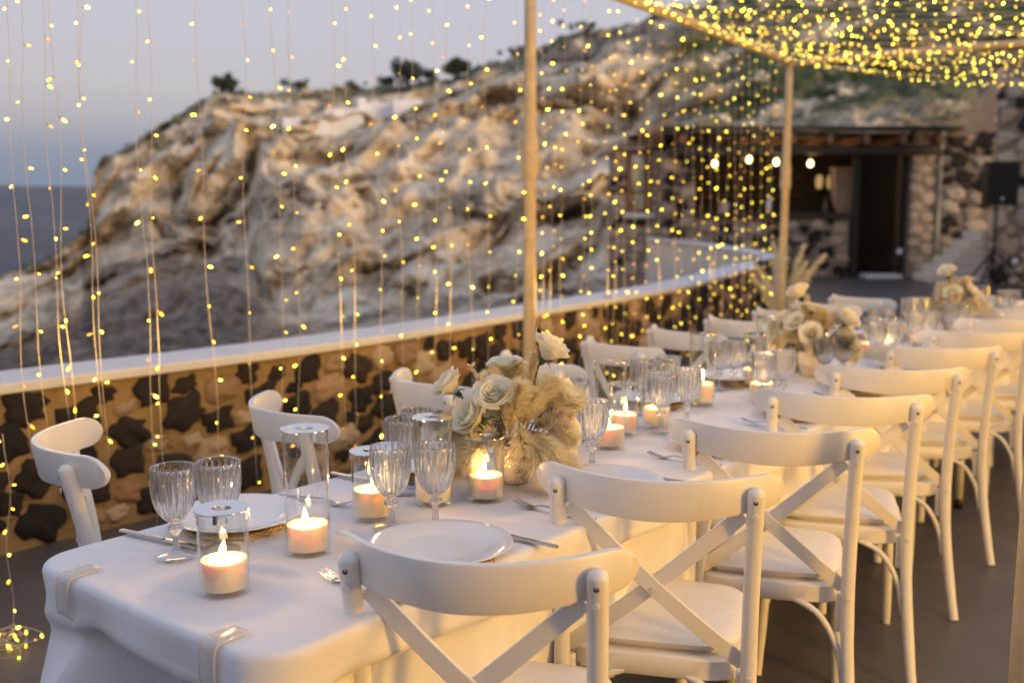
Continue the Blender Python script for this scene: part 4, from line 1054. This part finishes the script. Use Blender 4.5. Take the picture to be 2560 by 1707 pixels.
fl_me = MB().lathe([(0, 0), (.0028, .002), (.0046, .007), (.0048, .012), (.0036, .019), (.0018, .027), (0, .034)], 14).mesh('flame', M_flame)
cand = [(.983, -1.416, .145, 1), (1.204, -1.460, .24, 1), (1.431, -1.520, .145, 1), (1.593, -1.492, .195, 0), (1.690, -1.421, .145, 1), (2.112, -1.506, .145, 1), (2.293, -1.476, .24, 1), (2.472, -1.544, .145, 1), (2.615, -1.517, .195, 1), (3.013, -1.571, .24, 1), (3.20, -1.44, .145, 1), (3.460, -1.590, .195, 1), (3.64, -1.62, .24, 1), (4.10, -1.60, .145, 1), (4.38, -1.40, .195, 1), (4.52, -1.52, .145, 1), (4.80, -1.60, .145, 1), (4.95, -1.43, .24, 1), (5.20, -1.53, .145, 1), (5.42, -1.62, .195, 1), (5.60, -1.42, .145, 1), (6.05, -1.48, .145, 1), (6.25, -1.60, .24, 1), (6.42, -1.42, .145, 1), (6.62, -1.55, .195, 1), (6.85, -1.45, .145, 1)]
CANDLE_E = .46
rk = random.Random(9)
hname = {.145: 'short', .195: 'middle-height', .24: 'tall'}
cnt = {}
for i, (u, v, h, lit) in enumerate(cand):
    p = tp(u, v, ZTAB + .0015); k = cnt.get(h, 0); cnt[h] = k + 1
    G = tag(empty('candle_holder', p, rk.uniform(0, 6)), '%s glass cylinder with chrome ring lid, %s of its height from the clipped end' % (hname[h], ordw(k)), 'candle holder', 'glass candle cylinders along the table')
    inst('glass_cylinder', CYL[h], G)
    ld_ = inst('lid', lid_me, G, loc=(0, 0, h + .0015))
    for a in range(4): inst('lid_tab', tab_me, ld_, rot=(0, 0, a * math.pi / 2 + .4))
    K = tag(empty('candle', p, rk.uniform(0, 6)), ('cream candle burning in a %s glass cylinder, %s candle from the clipped end' if lit else 'unlit cream candle in a %s glass cylinder, %s candle from the clipped end') % (hname[h], ordw(i)), 'candle', 'cream candles along the table')
    K.scale = (1, 1, rk.uniform(.88, 1.14)); inst('wax', wax_me, K); inst('wick', wick_me, K)
    if lit:
        fo = inst('flame', fl_me, K, loc=(.004, .001, .0705), rot=(rk.uniform(-.13, .13), rk.uniform(-.13, .13), 0)); fo.scale = (rk.uniform(1.0, 1.3), rk.uniform(1.0, 1.3), rk.uniform(.85, 1.25))
        ld = bpy.data.lights.new('flame_light', 'POINT'); ld.energy = CANDLE_E; ld.color = (1, .52, .18); ld.shadow_soft_size = .003
        lo_ = bpy.data.objects.new('flame_light', ld); COL.objects.link(lo_); lo_.parent = K; lo_.location = (.002, 0, .088)

# ------------------------------------------------------------------ fluted goblets
def goblet_mesh():
    n = 160; nf = 20
    prof = [(0, 0, 0), (.036, 0, 0), (.0375, .0015, 0), (.036, .003, .0), (.022, .0055, .0), (.0095, .010, .02), (.0065, .020, .05), (.0055, .034, .05), (.0058, .046, .04), (.0085, .0495, .03), (.0125, .0535, .06), (.0135, .0575, .09), (.0125, .0615, .06), (.0085, .0655, .03), (.008, .068, 0), (.012, .071, 0), (.020, .0765, .02), (.0275, .086, .035), (.0335, .099, .045), (.0380, .115, .045), (.0405, .133, .04), (.0415, .150, .03), (.0418, .165, .015), (.0418, .175, 0), (.0412, .1765, 0), (.0404, .175, 0), (.0402, .165, .0), (.0395, .150, .0), (.0382, .133, .0), (.0355, .115, 0), (.0305, .099, 0), (.0235, .087, 0), (.0150, .0795, 0), (.006, .0765, 0), (0, .076, 0)]
    def mod(a, j):
        k = prof[j][2] * 2.2
        return 1 + k * (abs(math.cos(a * nf / 2)) * 1.6 - 1.0) if k else 1
    mb = MB().lathe([(r, z) for r, z, _ in prof], n, mod); mb.m = [1 if f[0] < 5 * n else 0 for f in mb.f]
    return mb.mesh('goblet', [M_crystal, M_tglass], auto=None)
gob = goblet_mesh()
ngL = ngR = 0
def goblet(u, v, side, k, which):
    o = inst('wine_goblet', gob, loc=tp(u, v, ZTAB + .0018), rot=(0, 0, rk.uniform(0, 6)))
    tag(o, 'fluted goblet at the %s place on the %s side, %s' % (ordw(k), side, which), 'goblet', 'fluted goblets along the table')
PITCH = .566; NPL = 11
gR = [[(1.399, -1.430), (1.465, -1.368)], [(2.00, -1.445), (2.070, -1.385)], [(2.550, -1.463), (2.674, -1.443)]]
gL = [[(1.028, -1.630), (1.104, -1.597)], [(1.608, -1.602), (1.70, -1.64)], [(2.21, -1.63), (2.30, -1.60)], [(2.74, -1.64), (2.86, -1.62)]]
for k in range(NPL - 1):
    q = gR[k] if k < len(gR) else [(1.44 + PITCH * k + .02 * math.sin(k * 3), -1.41), (1.53 + PITCH * k, -1.375)]
    for j, (u, v) in enumerate(q): goblet(u, v, 'open floor', k, ('nearer the clipped end', 'nearer the bar')[j])
    q = gL[k] if k < len(gL) else [(1.02 + PITCH * k + .02 * math.sin(k * 2), -1.655), (1.11 + PITCH * k, -1.63)]
    for j, (u, v) in enumerate(q): goblet(u, v, 'parapet', k, ('nearer the clipped end', 'nearer the bar')[j])

# ------------------------------------------------------------------ plates, mats, cutlery
plate_me = MB().lathe([(0, .004), (.07, .004), (.078, .0005), (.082, .001), (.10, .010), (.131, .0195), (.1345, .0212), (.1355, .0225), (.134, .0232), (.12, .0195), (.10, .0145), (.088, .0092), (.08, .0072), (.05, .0066), (0, .0066)], 64).mesh('plate', M_plate, auto=50)
mt = MB()
for j in range(7):
    R0 = .105 - j * .006
    mt.tube([(math.cos(q * .13) * (R0 + .004 * math.sin(q * 2.3 + j)), math.sin(q * .13) * (R0 + .004 * math.sin(q * 2.3 + j)), .003 + .003 * math.sin(q * 1.7 + j * 2) * (1 if j < 3 else .4) + .002) for q in range(50)], .0022, 5)
mt.lathe([(0, .0012), (.10, .0012), (.101, .003), (0, .0035)], 40)
mat_me = mt.mesh('straw_charger', M_straw)
def strip(path, widths, th_=.0018):     # flat metal strip along +x with width profile
    mb = MB(); rows = []
    for (x, z), w_ in zip(path, widths):
        rows.append([(x, -w_, z), (x, -w_ * .6, z + th_), (x, w_ * .6, z + th_), (x, w_, z), (x, w_ * .6, z - th_ * .6), (x, -w_ * .6, z - th_ * .6)])
    n = len(rows); mb.add([v for r in rows for v in r], [(i * 6 + k, (i + 1) * 6 + k, (i + 1) * 6 + (k + 1) % 6, i * 6 + (k + 1) % 6) for i in range(n - 1) for k in range(6)] + [tuple(range(6)), tuple(range((n - 1) * 6, n * 6))[::-1]])
    return mb
fh = strip([(-.10, .003), (-.09, .0035), (-.04, .006), (.0, .0095), (.03, .011), (.045, .008), (.055, .0045), (.062, .0035), (.068, .0042)], [.0075, .0085, .0065, .004, .0035, .0055, .0105, .0125, .012]).mesh('fork_handle', M_steel, auto=40)
ft = strip([(.066, .0042), (.08, .0062), (.092, .0092), (.103, .0135)], [.0019, .0018, .0016, .0008], .0012).mesh('tine', M_steel, auto=40)
kh = strip([(-.11, .004), (-.105, .0042), (-.06, .0045), (.0, .005), (.012, .005)], [.006, .0078, .0075, .006, .0055], .003).mesh('knife_handle', M_steel, auto=40)
kb = strip([(.010, .005), (.03, .005), (.07, .0045), (.10, .0038), (.118, .0032)], [.0055, .0092, .0098, .008, .0015], .001).mesh('blade', M_steel, auto=30)
ang_u = RZ_T
def cutlery(kind, u, v, toward, lab, jit):
    a = math.atan2((VX * toward).y, (VX * toward).x) + jit
    o = empty(kind, tp(u, v, ZTAB + .0022), a); tag(o, lab, kind.split('_')[-1], ('forks' if 'fork' in kind else 'knives') + ' laid along the table')
    if 'fork' in kind:
        inst('fork_handle', fh, o)
        for q in (-.0098, -.0033, .0033, .0098): inst('tine', ft, o, loc=(0, q, 0))
    else: inst('knife_handle', kh, o); inst('blade', kb, o)
for k in range(NPL - 1):
    for side, v, u, tw in (('open floor', -1.24, 1.345 + PITCH * k, -1), ('parapet', -1.705, 1.222 + PITCH * k, 1)):
        if k == 0 and tw == 1: u, v = 1.217, -1.70
        p = tp(u, v, ZTAB + .0018)
        tag(inst('straw_charger', mat_me, loc=p, rot=(0, 0, rk.uniform(0, 6))), 'round straw mat under the plate at the %s place on the %s side' % (ordw(k), side), 'table mat', 'straw mats under the plates')
        tag(inst('dinner_plate', plate_me, loc=p + Vector((0, 0, .0075)), rot=(0, 0, rk.uniform(0, 6))), 'white beaded porcelain plate at the %s place on the %s side' % (ordw(k), side), 'plate', 'plates along the table')
        s = 1 if tw == -1 else -1
        cutlery('table_fork', u - s * .205 + rk.uniform(-.01, .01), v + .022 * tw - .03 * tw, tw, 'steel fork at the %s place on the %s side' % (ordw(k), side), rk.uniform(-.12, .12) + .12)
        cutlery('table_knife', u + s * .165 + rk.uniform(-.01, .01), v - .04 * tw, tw, 'steel knife at the %s place on the %s side' % (ordw(k), side), rk.uniform(-.1, .1) + .1)

# ------------------------------------------------------------------ flowers: roses, pampas plumes and bleached sprigs in crackled vases
rf = random.Random(21)
def petal_mesh(R, Hh, spread, curl, width, seed, tip=.0):
    r = random.Random(seed); P = []; nu, nv = 9, 8; ph = r.uniform(0, 6)
    for i in range(nu):
        u = -1 + 2 * i / (nu - 1); row = []
        for j in range(nv):
            v = j / (nv - 1); wv = math.sin(min(1, v * .72 + .12) * math.pi * .62) ** .8
            a = u * width * wv
            rad = R * (.22 + .9 * math.sin(min(1, v * 1.25) * math.pi / 2)) * (1 - .10 * v) + spread * v * v + curl * max(0, v - .62) ** 1.5 * 3
            rad += .0016 * math.sin(u * 5 + ph) * v
            z = Hh * v * (1 - .20 * abs(u) ** 2.4 * v) - curl * max(0, v - .7) * 1.1 + .0012 * math.sin(u * 7 + ph) * v + tip * (1 - u * u) * v ** 3
            row.append((rad * math.cos(a), rad * math.sin(a), z))
        P.append(row)
    return MB().grid(P).mesh('petal', M_petal)
def rose_kit(kind):
    L = []
    if kind == 'bud':
        spec = [(.004, .034, 0, .0, 2.2, 3), (.009, .040, .001, .001, 1.5, 3), (.0150, .042, .002, .004, 1.35, 4), (.0185, .042, .004, .012, 1.1, 5), (.020, .036, .007, .014, 1.0, 4)]
    else:
        spec = [(.004, .026, 0, 0, 2.2, 3), (.008, .030, .001, .001, 1.5, 4), (.013, .032, .003, .003, 1.25, 5), (.018, .033, .006, .006, 1.1, 5), (.021, .032, .009, .011, 1.0, 6), (.023, .030, .013, .013, .95, 5)]
    q = 0
    for (R, Hh, sp2, cu_, w, n) in spec:
        for k in range(n):
            q += 1; L.append((petal_mesh(R, Hh * rf.uniform(.95, 1.05), sp2, cu_, w, q * 7 + len(kind), .002), k * 2 * math.pi / n + R * 90 + rf.uniform(-.15, .15), rf.uniform(-.05, .05)))
    return L
KIT = {'bud': rose_kit('bud'), 'open': rose_kit('open')}
mb = MB().lathe([(0, -.012), (.004, -.011), (.0062, -.005), (.006, .001), (.004, .006)], 10)
for k in range(5):
    a = k * 1.2566; d = Vector((math.cos(a), math.sin(a), 0)); e = Vector((-d.y, d.x, 0))
    P = [[d * (.005 + .018 * q) + e * w_ * .0042 * (1 - q) ** .7 + Vector((0, 0, .001 - .012 * q * q)) for w_ in (-1, 0, 1)] for q in (0, .25, .5, .75, 1.0)]
    mb.grid(P)
calyx_me = mb.mesh('rose', M_green)
def rose(parent, pos, direction, kind, size):
    d = Vector(direction).normalized(); Q = d.to_track_quat('Z', 'Y').to_matrix().to_4x4()
    R = inst('rose', calyx_me, parent, mat=Matrix.Translation(Vector(pos) - d * .018 * size) @ Q @ Matrix.Scale(size, 4) @ Matrix.Rotation(rf.uniform(0, 6), 4, 'Z'))
    for me, a, tl in KIT[kind]:
        inst('petal', me, R, rot=(tl, tl, a))
    base = Vector((rf.uniform(-.012, .012), rf.uniform(-.012, .012), .05)); e = Vector(pos) - d * .024 * size
    MB().tube(spline([base, base.lerp(e, .5) + Vector((0, 0, .02)), e - d * .02, e], 12), .0026, 7).obj('rose_stem', M_green, parent)
    # a few leaves
    for k in range(2):
        c = base.lerp(e, rf.uniform(.55, .85)); a = rf.uniform(0, 6.28); dv = Vector((math.cos(a), math.sin(a), .4)).normalized(); s = dv.cross(Vector((0, 0, 1))).normalized()
        P = [[c + dv * .034 * q + s * w_ * .009 * math.sin(math.pi * min(1, q * .95 + .05)) + Vector((0, 0, -.008 * q * q)) for w_ in (-1, 0, 1)] for q in np.linspace(0, 1, 7)]
        MB().grid(P).obj('rose_leaf', M_green, parent)
def plume(parent, pts, width, n, seed, wdt=.0009, name='pampas_plume', mat=None):
    r = random.Random(seed); C = spline(pts, 24); mb = MB(); N = len(C)
    mb.tube(C, [.0018] * (N - 1) + [.0005], 5)
    for i in range(n):
        t_ = r.uniform(.30, 1.0); k = t_ * (N - 1); a = int(min(k, N - 2)); p = C[a].lerp(C[a + 1], k - a)
        tg_ = (C[a + 1] - C[a]).normalized()
        prof = math.sin(min(1, (t_ - .26) / .35) * math.pi / 2) * (1 - .55 * max(0, t_ - .7) / .3)
        rd = Vector((r.gauss(0, 1), r.gauss(0, 1), r.gauss(0, 1))); rd = (rd - tg_ * rd.dot(tg_)).normalized()
        L = width * prof * r.uniform(.55, 1.15); fw = r.uniform(.55, 1.5)
        d = (rd + tg_ * fw).normalized(); dr = Vector((0, 0, -1)) * r.uniform(.05, .45) * L
        m = p + d * L * .5 + dr * .12; e = p + d * L + dr * .6
        s = d.cross(Vector((r.gauss(0, 1), r.gauss(0, 1), r.gauss(0, 1)))).normalized() * wdt
        mb.add([p - s * .5, p + s * .5, m + s, m - s, e], [(0, 1, 2, 3), (3, 2, 4)])
    return mb.obj(name, mat or M_plume, parent, smooth=False)
def sprig(parent, pts, nl, seed, ll=.016, lw=.0045):
    r = random.Random(seed); C = spline(pts, 20); mb = MB().tube(C, .0009, 5)
    sgn = MB()
    st_o = mb.obj('sprig_stem', M_stemdry, parent)
    for i in range(nl):
        k = 5 + 14 * i / nl; a = int(min(k, 18)); c = C[a].lerp(C[a + 1], k - a); tg_ = (C[a + 1] - C[a]).normalized()
        rd = Vector((r.gauss(0, 1), r.gauss(0, 1), r.gauss(0, 1))); rd = (rd - tg_ * rd.dot(tg_)).normalized(); d = (rd * .9 + tg_ * .8).normalized(); s = d.cross(Vector((r.gauss(0, 1), r.gauss(0, 1), .3))).normalized()
        P = [[c + d * ll * q + s * w_ * lw * math.sin(math.pi * min(1, q * .93 + .06)) for w_ in (-1, 1)] for q in np.linspace(0, 1, 5)]
        MB().grid(P).obj('leaf', M_bleach, st_o)
def fern(parent, pts, seed):      # fluffy bleached filler
    return plume(parent, pts, .03, 160, seed, .0016, 'bleached_fern', M_bleach)
vase_me = MB().lathe([(0, .0), (.030, .0), (.034, .004), (.041, .018), (.0485, .040), (.0525, .062), (.0525, .080), (.0495, .094), (.047, .097), (.044, .094), (.046, .08), (.040, .04), (.03, .012), (0, .01)], 40, mod=lambda a, j: 1 + .02 * abs(math.sin(a * 4))).mesh('flower_vase', M_vase, auto=60)
def bouquet(lab):
    B = tag(empty('flower_bouquet'), lab, 'flowers', 'rose and pampas bouquets along the table')
    roses = [(.081, -.02, .322, (.55, -.1, .85), 'bud', 1.38), (-.050, -.06, .226, (-.15, -.62, .75), 'open', 1.45), (-.155, 0, .234, (-.75, -.1, .75), 'bud', 1.30), (-.100, -.075, .175, (-.65, -.55, .5), 'bud', 1.42),
             (-.025, .05, .279, (-.1, -.1, 1), 'open', 1.3), (.115, .03, .207, (.6, -.1, .6), 'bud', 1.5), (.128, -.015, .130, (.8, -.5, .25), 'open', 1.25), (.02, .10, .22, (.1, .8, .6), 'open', 1.3), (-.06, .11, .18, (-.4, .8, .5), 'bud', 1.35)]
    for x, y, z, d, k, s in roses: rose(B, (x, y, z), d, k, s * (.78 if k == 'open' else .95))
    pl = [[(0, 0, .05), (.012, -.01, .17), (.035, -.015, .26), (.045, -.02, .315)], [(0, 0, .05), (-.01, -.04, .14), (.0, -.06, .2), (.012, -.07, .25)],
          [(0, 0, .05), (-.06, -.03, .125), (-.12, -.045, .14), (-.175, -.05, .115)], [(0, 0, .05), (-.07, -.0, .14), (-.13, .0, .16), (-.18, .01, .145)],
          [(0, 0, .05), (-.05, -.06, .11), (-.09, -.1, .105), (-.12, -.13, .075)], [(0, 0, .05), (.04, -.05, .115), (.075, -.085, .11), (.105, -.12, .07)],
          [(0, 0, .05), (.05, -.02, .14), (.09, -.03, .145), (.14, -.04, .115)], [(0, 0, .05), (.05, -.05, .1), (.10, -.07, .075), (.155, -.085, .03)],
          [(0, 0, .05), (.03, -.03, .16), (.06, -.03, .22), (.095, -.02, .25)], [(0, 0, .05), (-.03, .0, .17), (-.05, .01, .22), (-.06, .02, .26)],
          [(0, 0, .05), (.02, .06, .14), (.05, .11, .16), (.08, .15, .13)], [(0, 0, .05), (-.03, .06, .14), (-.07, .11, .15), (-.10, .15, .11)],
          [(0, 0, .05), (.01, -.05, .12), (.015, -.085, .125), (.02, -.115, .10)], [(0, 0, .05), (.08, .03, .15), (.12, .04, .19), (.15, .05, .2)], [(0, 0, .05), (.02, -.02, .15), (.03, -.04, .19), (.05, -.05, .225)], [(0, 0, .05), (-.04, -.05, .12), (-.08, -.07, .13), (-.13, -.09, .10)], [(0, 0, .05), (.03, -.06, .11), (.05, -.10, .095), (.07, -.14, .05)], [(0, 0, .05), (.06, .01, .17), (.085, .01, .2), (.11, .02, .235)], [(0, 0, .05), (-.01, .03, .16), (-.005, .04, .22), (.01, .05, .28)]]
    for i, p in enumerate(pl):
        w_ = .042 if i not in (0,) else .020
        plume(B, p, w_ * (1.3 + .15 * math.sin(i * 2.1)), 2400, 100 + i, .0007)
    for i, p in enumerate([[(0, 0, .06), (.02, 0, .2), (.045, -.005, .34), (.062, -.01, .42)], [(0, 0, .06), (.06, 0, .2), (.1, 0, .24), (.13, 0, .225)]]):
        o = MB().tube(spline(p, 16), [.0016] * 8 + [.0013, .0012, .0011, .001, .0009, .0007, .0005, .0003], 5).obj('grass_blade', M_bleach, B)
    sprig(B, [(0, 0, .06), (-.05, -.02, .18), (-.09, -.02, .25), (-.105, -.025, .29)], 22, 5)
    sprig(B, [(0, 0, .06), (-.04, -.03, .17), (-.075, -.03, .22), (-.075, -.04, .265)], 18, 6)
    sprig(B, [(0, 0, .06), (-.01, -.07, .10), (-.02, -.10, .095), (-.015, -.125, .07)], 14, 8, .02)
    for i, p in enumerate([[(0, 0, .06), (.06, -.05, .13), (.10, -.06, .155), (.125, -.07, .15)], [(0, 0, .06), (.07, -.03, .15), (.11, -.04, .18), (.14, -.04, .17)], [(0, 0, .06), (.05, .0, .2), (.075, .0, .24), (.09, .0, .25)]]): fern(B, p, 300 + i)
    return B
vb = [(1.846, -1.459, 0.0, 'nearest the clipped end'), (3.83, -1.515, 2.3, 'half way along the table'), (5.80, -1.50, 4.0, 'towards the bar end')]
first = None
for i, (u, v, rz, w_) in enumerate(vb):
    p = tp(u, v, ZTAB + .0018)
    tag(inst('flower_vase', vase_me, loc=p, rot=(0, 0, rz)), 'rounded crackled clay vase holding the bouquet ' + w_, 'vase', 'clay vases along the table')
    lab = 'white roses with beige pampas plumes in a clay vase ' + w_
    if first is None: first = bouquet(lab); B = first
    else: B = copy_tree(first); B['label'] = lab
    B.location = p; B.rotation_euler = (0, 0, rz)

# pampas at the foot of the far corner pole
PB = tag(empty('pampas_bunch', (P2.x + .02, P2.y - .05, 0)), 'tall bunch of beige pampas plumes at the foot of the far corner pole', 'pampas grass')
for i in range(9):
    a = i * .698; R_ = .10 + .05 * (i % 3); h = .95 + .22 * math.sin(i * 2.4)
    plume(PB, [(math.cos(a) * .03, math.sin(a) * .03, 0), (math.cos(a) * R_ * .5, math.sin(a) * R_ * .5, h * .5), (math.cos(a) * R_, math.sin(a) * R_, h * .8), (math.cos(a) * R_ * 1.8, math.sin(a) * R_ * 1.8, h)], .07, 700, 500 + i, .003)
